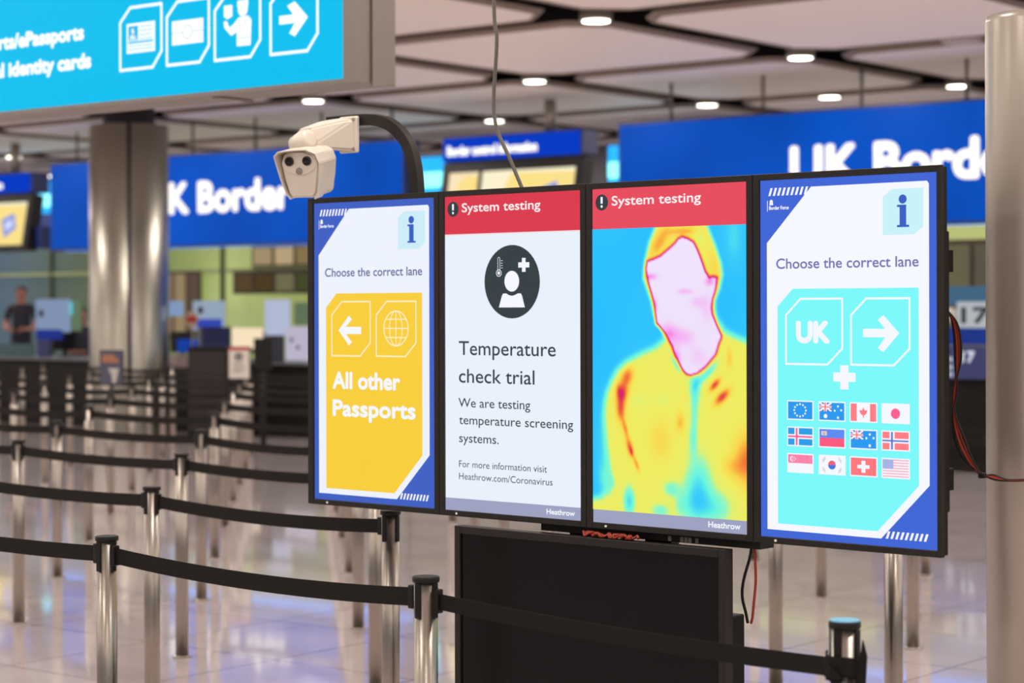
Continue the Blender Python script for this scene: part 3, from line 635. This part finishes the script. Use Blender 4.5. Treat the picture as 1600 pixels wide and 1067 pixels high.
for x0, x1, tx0, lab in ((-27.13, -19.45, -24.79, 'long blue UK Border sign beyond the steel column, on the left'), (-15.69, -7.5, -13.144, 'long blue UK Border sign behind the flag screen, on the right')):
    z0, z1 = 2.71, 4.08
    t = thing('border_sign', lab, 'sign', (x0, 22.0, z0), 0, 'blue border signs over the desks')
    w, h = x1-x0, z1-z0; a = Art(w, h, .004)
    a.rect(0, 0, 1, 1, M_BLUE); a.up()
    a.text('UK Border', (tx0-x0)/w, (tx0+3.16-x0)/w, (z1-3.185)/h, .50/h, px('fff9ee', 1.35), .029)
    a.mb.build('light_panel', t)
    MB().box(-.03, w+.03, .004, .34, -.03, h+.03, M_BLUEBOX, .01).build('housing', t)
    MB().box(0, w, .12, .32, -.036, -.031, glow('added_underside_glow', (70, 150, 255), 4.5)).build('added_glow_strip', t); MB().box(0, w, .004, .016, -.046, -.0305, M_BLUEBOX).build('lip', t)  # strip added to throw blue reflections on the floor; lip added to hide it
    r0 = -26.68 if x0 < -20 else -15.0
    for i in range(6): MB().tube([(r0+1.376*i-x0, .17, h+.03), (r0+1.376*i-x0, .17, ZC-z0+.02)], .022, mat('rod_grey', (96, 88, 80), .5), 8).build('drop_rod', t)
for x0, x1, z0, lab in ((-34.5, -29.5, 3.55, 'cyan lit panel on the far wall, left of the left blue sign'), (-24.0, -20.9, 3.55, 'cyan lit panel on the far wall, just left of the hanging board behind the trial screen'), (-18.42, -16.4, 3.55, 'cyan lit panel on the far wall, at the left end of the right blue sign')):
    t = thing('wall_light_panel', lab, 'sign', (x0, V1+.02, z0))
    a = Art(x1-x0, .62, .004); a.rect(0, 0, 1, 1, px('2aa8f0', 1.4)); a.up(); a.rect(.0, .40, 1, .80, px('8ffcff', 1.7)); a.mb.build('light_panel', t)
    MB().box(-.03, x1-x0+.03, .005, .13, -.2995, .65, M_BLUEBOX).build('housing', t)

# ------------------------------------------------------------------ hanging information boards
def info_board(x0, w, v, ztop, lab, txt):
    t = thing('information_board', lab, 'screen', (x0, v, ztop), 0, 'hanging border information boards'); t.scale = (1.593,)*3
    hd = Art(w, .20, .004); hd.rect(0, 0, 1, 1, glow('board_blue', (10, 62, 200), .95)); hd.up()
    hd.text(txt, .03, .70, .78, .46, px('fffdf0', 1.3), .006)
    o = hd.mb.build('header', t, (0, -.02, -.20))
    MB().box(-.02, w+.02, -.015, .22, -.205, .012, M_BLUEBOX, .01).build('header_box', t)
    M = Matrix.Translation((0, 0, -.21)) @ Matrix.Rotation(-.18, 4, 'X')
    bx = MB().box(-.02, w+.02, 0, .16, -.60, 0, M_BLACK, .01).build('housing', t); bx.matrix_local = M
    for a0, a1, dark in ((.05, .27, 0), (.30, .97, 1)):
        s = Art((a1-a0)*w, .46, .003); s.rect(0, 0, 1, 1, px('fdf3d2' if dark else 'fbe6bd')); s.up()
        s.poly([(.12, 1), (.22, .55), (.36, .2), (.62, .06), (1, .1), (1, 1)] if not dark else [(.14, 1), (.22, .5), (.32, .05), (1, .08), (1, 1)], px('fde28c')); s.up()
        s.poly([(.40, .42), (.58, .36), (.78, .9), (.58, .97)] if not dark else [(.62, .40), (.82, .25), (.88, .62), (.70, .84)], px('8f9be0')); s.up()
        s.poly([(.50, .55), (.58, .52), (.68, .8), (.60, .83)] if not dark else [(.68, .48), (.80, .40), (.83, .56), (.72, .68)], px('d3dbff'))
        o = s.mb.build('screen', t); o.matrix_local = M @ Matrix.Translation((a0*w, -.004, -.555))
    MB().box(w+.02, w+.12, .02, .16, -.80, -.56, M_BLUEBOX, .01).build('side_box', t)
    MB().tube([(w*.72, .12, .012), (w*.72, .12, (ZC-.05-ztop)/1.593)], .05, M_SIGN, 14).build('pole', t)
info_board(-18.92, 1.50, 22.3, 4.09, 'blue-headed hanging board of two yellow screens behind the trial screen', 'Border control information')
info_board(-30.42, 1.52, 22.3, 4.01, 'blue-headed hanging board with yellow screen at the left picture edge', 'Border control information')

# ------------------------------------------------------------------ columns
t = thing('steel_column', 'large round brushed steel column with a dark joint, left of the screens', 'column', (-21.78, 19.0, 0), 0)
cb = MB()
for a0, a1 in ((.0, PI-.0), (PI, 2*PI)):
    off = .715; d = .05
    P = [(.535*math.cos(a0+d+(a1-a0-2*d)*i/40-off), .535*math.sin(a0+d+(a1-a0-2*d)*i/40-off)) for i in range(41)]
    Q = [(x*.97, y*.97) for x, y in P]
    k = cb.mi(mat('column_steel', (150, 145, 134), .36, 1.0, noise=.06, nscale=3))
    for i in range(40):
        for (p, q, flip) in ((P[i], P[i+1], 0), (Q[i], Q[i+1], 1)):
            fc = cb.bm.faces.new([cb.bm.verts.new((*p, .02)), cb.bm.verts.new((*q, .02)), cb.bm.verts.new((*q, 4.22)), cb.bm.verts.new((*p, 4.22))]); fc.material_index = k
    for i in range(40):
        cb.bm.faces.new([cb.bm.verts.new((*P[i], 4.22)), cb.bm.verts.new((*P[i+1], 4.22)), cb.bm.verts.new((*Q[i+1], 4.22)), cb.bm.verts.new((*Q[i], 4.22))]).material_index = k
bmesh.ops.remove_doubles(cb.bm, verts=cb.bm.verts[:], dist=1e-5); bmesh.ops.recalc_face_normals(cb.bm, faces=cb.bm.faces[:])
for fc in cb.bm.faces: fc.smooth = abs(fc.normal.z) < .5
cb.build('cladding', t)
MB().lathe([(.50, 0), (.50, 4.20), (.35, 4.205), (.35, 5.3)], mat('column_core', (22, 22, 30), .7), 40).build('core', t)
t = thing('grey_pillar', 'tall smooth grey pillar at the right picture edge', 'pillar', (-2.458, 5.50, 0))
MB().lathe([(.165, 0), (.165, 2.50), (.16, 2.52)], M_PILLAR, 48).build('shaft', t)
MB().lathe([(.19, 0), (.19, .012), (.168, .02)], M_SIGN, 40).build('base_ring', t)

# ------------------------------------------------------------------ queue posts and belts
post_mesh = {}
def post_parts(t, label_cap=None):
    if not post_mesh:
        a = MB().lathe([(.0315, .0), (.0315, .985)], M_STEEL, 28).build('pole'); b = MB().lathe([(.047, 0), (.047, .006), (.034, .012)], M_STEEL, 28).build('floor_collar')
        c = MB().lathe([(.0335, .984), (.0362, .986), (.0362, .998), (.034, 1.0)], M_BLACK, 28).build('cap')
        d = MB()
        for k in range(4): d.box(.024, .0357, -.0095, .0095, .892, .984, M_BLACK, .002, M=Matrix.Rotation(k*PI/2, 4, 'Z'))
        d = d.build('belt_slot')
        for n, o in (('pole', a), ('floor_collar', b), ('cap', c), ('belt_slot', d)):
            post_mesh[n] = o.data; bpy.data.objects.remove(o)
    for n, me in post_mesh.items():
        o = bpy.data.objects.new(n, me); C.objects.link(o); o.parent = t
def belt_mesh(vec, sag, z0=.942, z1=.942, hw=.0245, twist=0.):
    L = math.hypot(vec[0], vec[1]); mb = MB(); n = 12; k = mb.mi(M_BELT); ex, ey = vec[0]/L, vec[1]/L; rows = []
    for i in range(n+1):
        s = i/n; d = .034 + (L-.074)*s; z = z0 + (z1-z0)*s - sag*4*s*(1-s); th = .0012
        tw = twist*s*s; hz, hy = hw*math.cos(tw), hw*math.sin(tw)
        rows.append([mb.bm.verts.new((ex*d - ey*(w+q*hy), ey*d + ex*(w+q*hy), z + q*hz)) for w, q in ((-th, -1), (th, -1), (th, 1), (-th, 1))])
    for a, b in zip(rows, rows[1:]):
        for i in range(4): mb.bm.faces.new([a[i], a[(i+1) % 4], b[(i+1) % 4], b[i]]).material_index = k
    mb.bm.faces.new(rows[0][::-1]); mb.bm.faces.new(rows[-1])
    Rz = Matrix.Rotation(math.atan2(ey, ex), 4, 'Z')
    mb.box(.033, .052, -.012, .012, z0-.031, z0+.031, M_BLACK, .002, M=Rz); 
    if not twist: mb.box(L-.058, L-.038, -.012, .012, z1-.031, z1+.031, M_BLACK, .002, M=Rz)
    return mb
A = [(-5.01, 4.277), (-6.269, 5.583), (-7.612, 6.972), (-9.006, 8.403), (-10.487, 9.907), (-11.924, 11.377), (-13.409, 12.896), (-14.669, 14.194), (-16.05, 15.62), (-17.45, 17.05)]
B = [(-6.40, 4.40), (-7.70, 5.72), (-9.122, 7.17), (-10.515, 8.57), (-11.949, 10.033), (-13.42, 11.50), (-14.90, 13.03), (-16.45, 14.62), (-18.03, 16.227), (-19.70, 17.90)]
EX = {0: {-1: (-3.58, 4.138), -2: (-2.319, 4.114)}, 1: {-1: (-4.856, 5.425)}, 2: {-1: (-6.247, 6.878)}, 3: {-1: (-7.549, 8.175), -3: (-4.92, 8.101), -4: (-4.33, 8.09)}, 4: {-4: (-4.897, 9.371)}, 5: {-4: (-6.189, 10.704)}, 6: {-4: (-7.461, 12.007), -5: (-6.182, 12.004)}}
def lat(k, n):
    if n in EX.get(k, {}): return EX[k][n]
    if n == 0: return A[k]
    if n == 1: return B[k]
    if n > 1: return (B[k][0] - 1.42*(n-1), B[k][1] + .12*(n-1))
    return (A[k][0] + 1.345*(-n), A[k][1] - .09*(-n))
LINE = ['first', 'second', 'third', 'fourth', 'fifth', 'sixth', 'seventh', 'eighth', 'ninth', 'tenth']
NTH = ['first', 'second', 'third', 'fourth', 'fifth', 'sixth', 'seventh', 'eighth', 'ninth', 'tenth', 'eleventh', 'twelfth', 'thirteenth', 'fourteenth']
def spans(a, b, lo, hi): return max(a, lo) < min(b, hi)
for k in range(10):
    keep = []
    nmin = {0: -2, 1: -1, 2: -3, 3: -4, 4: -5, 5: -5}.get(k, -9)
    for n in range(7, nmin-1, -1):
        p = lat(k, n); q = lat(k, n-1); b = pix((*p, 0)); tp = pix((*p, 1)); e = pix((*q, 1))
        vis = (-25 < b[0] < 478) or (478 <= b[0] < 712 and (b[1] > 800 or k < 2)) or (1152 < b[0] < 1482 and b[1] > 850) or (1482 <= b[0] < 1548 and k < 6) or k == 0 and b[0] < 1548
        has_belt = n > nmin if k < 4 else True
        if k == 1 and n == -1: q = (-3.9, 5.36); e = pix((*q, 1))
        if k == 3 and n in (-3, -4): has_belt = False
        if k == 2 and n == -3: has_belt = False
        cross = has_belt and (spans(tp[0], e[0], -5, 480) or (4 <= k < 6 and spans(tp[0], e[0], 1482, 1546)) or (k <= 2 and spans(tp[0], e[0], 480, 712)))
        if vis or cross: keep.append((n, p, q, has_belt, cross, b))
    inview = [z for z in keep if -25 < z[5][0] < 1560]
    for n, p, q, has_belt, cross, b in keep:
        if k == 0 and n == -2: continue
        i = [z[0] for z in inview].index(n) if n in [z[0] for z in inview] else None
        where = f'{NTH[i]} from left in the {LINE[k]} belt line from the front' if i is not None else f'beyond the left edge on the {LINE[k]} belt line'
        lab = f'steel queue post, {where}'
        t = thing('belt_stanchion', lab, 'queue post', (*p, 0), 0, 'steel queue posts with black belts')
        post_parts(t)
        ang = math.atan2(q[1]-p[1], q[0]-p[0])
        if has_belt:
            if k == 0 and n == -1: mb = belt_mesh((q[0]-p[0]+.012, q[1]-p[1]-.034), .012, .938, .900, .021, .2)
            else: mb = belt_mesh((q[0]-p[0], q[1]-p[1]), random.uniform(.012, .03))
            mb.build('belt', t)
    have = {z[0] for z in keep} | ({-2} if k == 0 else set())
    for n, p, q, has_belt, cross, b in keep:            # the post that receives the last belt of a run, where the photo hides it
        if has_belt and n-1 not in have:
            e = pix((*q, 1))
            t = thing('belt_stanchion', f'steel queue post ending the {LINE[k]} belt line, ' + ('beyond the right edge' if e[0] > 1545 else 'behind the row of screens'), 'queue post', (*q, 0), 0, 'steel queue posts with black belts')
            post_parts(t)
# the nearest post, with the belt end wrapped and knotted round it
p = EX[0][-2]; t = thing('belt_stanchion', 'nearest steel queue post, lower right, with knotted belt and painted blue reflection on top', 'queue post', (*p, 0), 0, 'steel queue posts with black belts')
post_parts(t)
MB().lathe([(.0345, 1.0001), (.0345, 1.003), (.029, 1.0035)], mat('painted_blue_reflection', (130, 190, 222), .35), 28).build('reflection_disc', t)['label'] = 'blue reflection painted as a disc on the cap'  # blue reflection on the cap, painted as a coloured disc
w = MB(); k = w.mi(M_BELT)
def wrap(z_of, hw, r, a0, a1, n=28):
    rows = []
    for i in range(n+1):
        a_ = a0+(a1-a0)*i/n; z = z_of(i/n); c, s = math.cos(a_), math.sin(a_)
        rows.append([w.bm.verts.new((c*rr, s*rr, z+q)) for rr, q in ((r, -hw), (r+.004, -hw), (r+.004, hw), (r, hw))])
    for a, b in zip(rows, rows[1:]):
        for i in range(4): w.bm.faces.new([a[i], a[(i+1) % 4], b[(i+1) % 4], b[i]]).material_index = k
    w.bm.faces.new(rows[0][::-1]); w.bm.faces.new(rows[-1])
wrap(lambda s: .915-.035*s, .017, .039, PI+.2, 2*PI+.9)
wrap(lambda s: .885+.02*math.sin(s*3), .021, .043, PI*.9, 2*PI+.6)
wrap(lambda s: .905-.02*s, .02, .040, .3, PI+.3)
w.hull([(-.03, -.045, .915), (.005, -.058, .905), (.03, -.05, .88), (-.02, -.052, .87), (.0, -.045, .862), (.02, -.04, .87)], M_BELT, .004)
w.prism([(.036, .865), (.062, .862), (.066, .93), (.056, .965), (.05, .93)], -.02, -.016, M_BELT, 'xz')
w.prism([(-.008, .87), (.016, .87), (.008, .842), (.0, .838)], -.052, -.048, M_BELT, 'xz')
w.build('knotted_belt_end', t)

# sign holders on top of posts
def post_sign(loc, lab, kind, pole=0):
    t = thing('post_sign' if not pole else 'notice_stand', lab, 'sign', loc, .45)
    MB().box(-.113, .113, -.008, .012, .03, .345, M_BLACK, .003).build('frame', t)
    a = Art(.21, .30, .001)
    if kind == 'white':
        a.rect(0, 0, 1, 1, mat('paper_white', (214, 206, 196), .6)); a.up(); a.rect(0, 0, 1, .09, mat('paper_red', (190, 50, 50), .6))
        D = mat('paper_dark', (50, 50, 54), .6); a.disc(.48, .30, .040, D, 24); a.up(); a.disc(.48, .28, .011, mat('paper_white', (214, 206, 196), .6), 12); a.rect(.42, .33, .54, .37, MATS['paper_white'])
        for y, w2 in ((.5, .5), (.57, .5), (.66, .6), (.72, .55), (.78, .4)): a.rect(.2, y, .2+w2, y+.025, mat('paper_grey', (140, 134, 128), .6))
    else:
        a.rect(0, 0, 1, 1, mat('poster_slate', (78, 80, 98), .6)); a.up(); a.poly([(.08, .12), (.55, .10), (.85, .28), (.85, .36), (.08, .34)], mat('poster_orange', (168, 112, 86), .6))
        a.poly([(.35, .52), (.85, .52), (.78, .70), (.70, .95), (.56, .95), (.52, .72)], mat('poster_pale', (190, 186, 176), .6))
    a.mb.build('poster', t, (-.105, -.0085, .037))
    MB().box(-.012, .012, -.006, .006, 0, .03, M_BLACK).build('bracket', t)
    if pole: MB().tube([(0, 0, .01-loc[2]), (0, 0, 0)], .02, M_BLACK, 10).build('pole', t); MB().lathe([(.15, -loc[2]), (.15, .012-loc[2]), (.03, .02-loc[2])], M_BLACK, 24).build('base', t)
post_sign((A[7][0], A[7][1], 1.0), 'white notice with red top on a post, left of the leftmost screen', 'white')
post_sign((-14.43, 12.38, 1.0), 'dark notice with pale figure on a pole before the steel column', 'dark', 1)

# ------------------------------------------------------------------ border desks
DV = 20.0
M_TEAL = mat('teal_glass', (70, 96, 100), .2, alpha=.75)
M_PALE = px('aab4cc', .75)
def desk(x0, x1, lab, extras=()):
    t = thing('border_desk', lab, 'desk', (x0, DV, 0), 0, 'border control desks')
    w = x1-x0
    MB().box(0, w, 0, .75, 0, .96, M_DARKBOX, .01).build('base', t)
    MB().box(-.02, w+.02, -.06, .8, .9605, 1.0, mat('desk_top_grey', (96, 98, 104), .4), .005).build('worktop', t)
    return t
def upright(t, name, x0, x1, z0, z1, m, y=.02, d=.03):  # panels in px colours glow, their brightness painted in as emission
    return MB().box(x0-t.location.x, x1-t.location.x, y, y+d, z0, z1, m, .003).build(name, t)
def icon(parent, x, z, r, m, y):
    MB().lathe([(r, 0), (r, .003)], m, 20, Matrix.Translation((x-parent.parent.location.x, y, z)) @ Matrix.Rotation(PI/2, 4, 'X')).build('icon', parent)
D0 = mat('icon_dark', (30, 34, 48), .5)
t = desk(-27.6, -23.55, 'black-fronted border desk where the standing officer works, at far left')
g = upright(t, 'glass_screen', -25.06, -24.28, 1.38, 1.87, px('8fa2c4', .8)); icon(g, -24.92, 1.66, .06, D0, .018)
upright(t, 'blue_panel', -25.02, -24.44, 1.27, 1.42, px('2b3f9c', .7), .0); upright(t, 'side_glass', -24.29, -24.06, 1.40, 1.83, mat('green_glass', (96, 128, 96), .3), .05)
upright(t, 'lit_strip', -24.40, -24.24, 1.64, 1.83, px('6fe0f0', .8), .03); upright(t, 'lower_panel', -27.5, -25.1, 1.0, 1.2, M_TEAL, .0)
upright(t, 'dark_panel', -25.0, -24.7, 1.0, 1.27, M_NAVY, .0)
t = desk(-22.95, -20.85, 'border desk with navy back panels, just right of the steel column')
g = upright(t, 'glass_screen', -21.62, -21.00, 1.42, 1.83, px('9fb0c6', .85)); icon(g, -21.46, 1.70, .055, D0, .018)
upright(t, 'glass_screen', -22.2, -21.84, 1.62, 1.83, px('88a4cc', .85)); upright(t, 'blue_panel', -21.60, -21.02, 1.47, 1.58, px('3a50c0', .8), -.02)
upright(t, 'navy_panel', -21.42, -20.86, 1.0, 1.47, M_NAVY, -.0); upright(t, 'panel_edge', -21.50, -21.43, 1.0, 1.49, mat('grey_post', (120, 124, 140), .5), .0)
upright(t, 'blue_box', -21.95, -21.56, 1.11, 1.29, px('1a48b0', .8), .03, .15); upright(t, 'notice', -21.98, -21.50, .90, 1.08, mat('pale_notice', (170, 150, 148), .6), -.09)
t = desk(-20.8, -18.9, 'border desk with cream lit screen and pale glass, beside the leftmost screen')
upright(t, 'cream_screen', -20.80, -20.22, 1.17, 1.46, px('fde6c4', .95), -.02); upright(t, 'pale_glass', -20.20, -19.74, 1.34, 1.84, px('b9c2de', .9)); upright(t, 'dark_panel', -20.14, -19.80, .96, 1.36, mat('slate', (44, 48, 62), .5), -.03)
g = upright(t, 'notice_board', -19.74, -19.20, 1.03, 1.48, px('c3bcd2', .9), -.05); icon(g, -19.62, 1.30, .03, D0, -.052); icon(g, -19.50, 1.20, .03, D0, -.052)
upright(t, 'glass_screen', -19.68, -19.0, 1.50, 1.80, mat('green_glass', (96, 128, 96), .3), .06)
t = desk(-11.4, -9.0, 'navy border desk number 17 beyond the drooping red cables')
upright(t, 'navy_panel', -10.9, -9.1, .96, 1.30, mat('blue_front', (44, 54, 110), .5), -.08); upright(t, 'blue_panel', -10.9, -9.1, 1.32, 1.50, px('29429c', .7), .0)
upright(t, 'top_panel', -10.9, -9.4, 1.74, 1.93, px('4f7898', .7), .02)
a = Art(.42, .28, .003); a.rect(0, 0, 1, 1, px('c3c8ce', .8)); a.up(); a.text('17', .12, .88, .82, .62, D0, .010); a.mb.build('number_sign', t, (-9.93+11.4, -.0, 1.49))
a = Art(.22, .16, .003); a.text('17', .1, .8, .9, .75, px('d5d8e6'), .008); a.mb.build('number', t, (-9.86+11.4, -.085, 1.12))
a = Art(.25, .22, .003); 
for y in (.0, .38, .72): a.rect(.0, y, .35, y+.2, px('c5c9da', .8))  # stickers glow as well, brightness put into the colour
a.mb.build('sticker', t, (-10.02+11.4, -.085, .97))
MB().lathe([(.05, 0), (.075, .03), (.07, .12), (.02, .15)], mat('pale_lamp', (200, 196, 180), .5), 16).build('round_lamp', t, (-10.0+11.4, -.02, 1.56))

def monitor(x, y, z, rz, lab, screen='0a0c14'):
    t = thing('computer_monitor', lab, 'monitor', (x, y, z), rz, 'monitors on the border desks')
    MB().box(-.2, .2, 0, .04, .10, .40, M_BLACK, .006).build('housing', t); MB().box(-.03, .03, .01, .04, .01, .12, M_BLACK).build('neck', t); MB().box(-.1, .1, -.05, .1, 0, .012, M_BLACK, .003).build('foot', t)
monitor(-24.80, 20.35, 1.001, .3, 'dark monitor on the far left desk, under the cyan lit strip'); monitor(-22.05, 20.2, 1.001, .2, 'dark monitor beside the right edge of the steel column')
monitor(-20.93, 20.4, 1.001, .1, 'dark monitor behind the navy panel desk'); monitor(-20.55, 20.45, 1.001, -.1, 'dark monitor above the cream lit screen'); 
# red round sign on a stalk, chairs, cabinet, stand
t = thing('round_sign', 'small red and white round sign on a desk right of the steel column', 'sign', (-21.57, 19.965, 1.001))
MB().tube([(0, 0, 0), (0, 0, .50)], .012, M_PLATE, 8).build('stalk', t)
MB().lathe([(.12, 0), (.12, .012)], mat('sign_white', (196, 180, 160), .5), 24, Matrix.Translation((0, 0, .57)) @ Matrix.Rotation(PI/2, 4, 'X')).build('disc', t)
MB().box(-.10, .10, -.018, -.013, .53, .62, mat('sign_red', (190, 44, 36), .5)).build('red_band', t)
def chair(x, y, rz, lab, rgb):
    m = mat('chair_beige', rgb, .7); t = thing('office_chair', lab, 'chair', (x, y, 0), rz, 'chairs behind the border desks')
    MB().box(-.26, .26, -.05, .03, .98, 1.48, m, .04, 2).build('backrest', t); MB().box(-.25, .25, 0, .48, .80, .88, m, .03, 2).build('seat', t)
    MB().tube([(0, .24, .08), (0, .24, .80)], .03, M_BLACK, 10).build('column', t)
    for k in range(5): MB().tube([(0, .24, .08), (.27*math.cos(k*1.2566), .24+.27*math.sin(k*1.2566), .03)], .02, M_BLACK, 8).build('leg', t)
chair(-26.08, 21.9, .15, 'beige chair behind the far left desk, nearer the officer', (186, 170, 156)); chair(-25.55, 21.9, -.2, 'beige chair behind the far left desk, nearer the steel column', (186, 170, 156))
t = thing('cabinet', 'black cabinet among the queue lines in front of the navy desk', 'cabinet', (-20.36, 19.15, 0), .67)
MB().box(-.26, .26, -.2, .2, .04, 1.22, M_DARKBOX, .01).build('body', t); MB().box(-.25, .25, -.212, -.201, .10, 1.16, mat('cabinet_door', (32, 26, 22), .4), .004).build('door', t); MB().box(-.25, .25, -.18, .18, 0, .04, M_BLACK).build('plinth', t)
t = thing('notice_stand', 'black notice stand with a narrow pole, left of the leftmost screen', 'stand', (-18.04, 17.85, 0), .67)
MB().box(-.11, .11, -.02, .02, .98, 1.36, M_BLACK, .004).build('board', t); MB().tube([(0, .0, .012), (0, 0, .98)], .035, M_BLACK, 10).build('pole', t); MB().lathe([(.17, 0), (.17, .012), (.04, .02)], M_BLACK, 24).build('base', t)

# ------------------------------------------------------------------ people behind the desks
def person(loc, rz, lab, H, shirt, trousers, arms):
    t = thing('person', lab, 'person', loc, rz)
    V, R, E = [], [], []
    def v(x, y, z, r, link=None):
        V.append((x*H, y*H, z*H)); R.append(r if isinstance(r, tuple) else (r, r)); i = len(V)-1
        if link is not None: E.append((link, i))
        return i
    pe = v(0, 0, .53, (.095, .065)); wa = v(0, 0, .62, (.085, .058), pe); chs = v(0, .005, .73, (.10, .066), wa); sh = v(0, .01, .80, (.075, .05), chs)
    nk = v(0, .0, .845, .032, sh); h0 = v(0, -.012, .885, (.042, .050), nk); h1 = v(0, -.012, .935, (.046, .054), h0); v(0, -.006, .972, (.034, .042), h1)
    for s in (-1, 1):
        a0 = v(s*.10, .01, .795, .036, sh); a1 = v(s*.125, .0, .745, .033, a0); a2 = v(s*.135, .005, .655, .028, a1); 
        ha = arms
        a3 = v(s*.135, -.02+ha*-.02, .615, .025, a2); a4 = v(s*.085, -.115, .60, .020, a3); hn = v(s*.050, -.145, .60, (.016, .02), a4)
        for j in range(4): 
            f1 = v(s*(.038-.002*j), -.165+.002*j, .612-.012*j, .0055, hn); v(s*(.020-.002*j), -.178+.003*abs(j-1), .605-.012*j, .0048, f1)
        th = v(s*.055, -.163, .620, .006, hn); v(s*.048, -.178, .622, .005, th)
        l0 = v(s*.052, .0, .49, .055, pe); l1 = v(s*.058, -.008, .28, .037, l0); l2 = v(s*.06, .008, .05, .026, l1); v(s*.065, -.07, .022, (.022, .018), l2)
    me = bpy.data.meshes.new('body'); me.from_pydata(V, E, []); o = bpy.data.objects.new('body', me); C.objects.link(o)
    sk = o.modifiers.new('skin', 'SKIN'); sk.use_smooth_shade = True; su = o.modifiers.new('sub', 'SUBSURF'); su.levels = 2; su.render_levels = 2
    for i, r in enumerate(R): me.skin_vertices[0].data[i].radius = (r[0]*H, r[1]*H)
    me.skin_vertices[0].data[0].use_root = True
    bpy.context.view_layer.update(); dg = bpy.context.evaluated_depsgraph_get()
    m2 = bpy.data.meshes.new_from_object(o.evaluated_get(dg)); bpy.data.objects.remove(o)
    ms = mat('shirt_'+lab[:6], shirt, .8), M_SKIN, mat('trousers_'+lab[:6], trousers, .8)
    m2.materials.clear()
    for m in ms: m2.materials.append(m)
    for p in m2.polygons:
        c = p.center/H; armz = abs(c.x) > .10 and c.z < .70 and c.z > .56
        p.material_index = 1 if (c.z > .83 or (armz and c.z < .69) or c.y < -.085 and .5 < c.z < .7) else (2 if c.z < .55 else 0)
    b = bpy.data.objects.new('body', m2); C.objects.link(b); b.parent = t
    hr = MB(); k = hr.mi(M_HAIR); bb = bmesh.new(); bmesh.ops.create_uvsphere(bb, u_segments=20, v_segments=12, radius=1)
    bmesh.ops.delete(bb, geom=[q for q in bb.verts if q.co.z < -.35 or (q.co.y < -.35 and q.co.z < .42)], context='VERTS')
    for q in bb.verts: q.co = Vector((q.co.x*.049*H, q.co.y*.058*H - .008*H, q.co.z*.052*H + .944*H))
    hr.add(bb, k, None, True); hr.build('hair', t)
    for s in (-1, 1):
        MB().lathe([(.001, -.006*H), (.0055*H, -.003*H), (.0055*H, .003*H), (.001, .006*H)], M_LENS, 10).build('eye', t, (s*.018*H, -.060*H, .925*H))
        MB().hull([(s*.044*H, -.012*H, .93*H), (s*.052*H, -.002*H, .935*H), (s*.052*H, -.004*H, .905*H), (s*.045*H, -.014*H, .905*H), (s*.05*H, -.012*H, .92*H)], M_SKIN).build('ear', t)
    MB().hull([(0, -.058*H, .925*H), (-.010*H, -.058*H, .902*H), (.010*H, -.058*H, .902*H), (0, -.074*H, .905*H)], M_SKIN, .001).build('nose', t)
    MB().box(-.016*H, .016*H, -.060*H, -.056*H, .884*H, .889*H, mat('lips', (120, 66, 60), .6)).build('mouth', t)
    return t
MB_ = MB().box(-28.2, -26.35, 20.81, 21.5, 0, .35, mat('platform_grey', (80, 78, 76), .7)).build('platform')
tag(MB_, 'low grey platform behind the far left desk', 'platform')
person((-26.66, 21.02, .35), .62, 'person in a dark short-sleeved shirt standing behind the far left desk', 1.76, (26, 24, 34), (30, 32, 40), 1.)
person((-25.24, 21.05, 0), 1.25, 'person in a red and dark top beside the steel column', 1.76, (96, 34, 34), (44, 30, 30), 0.)
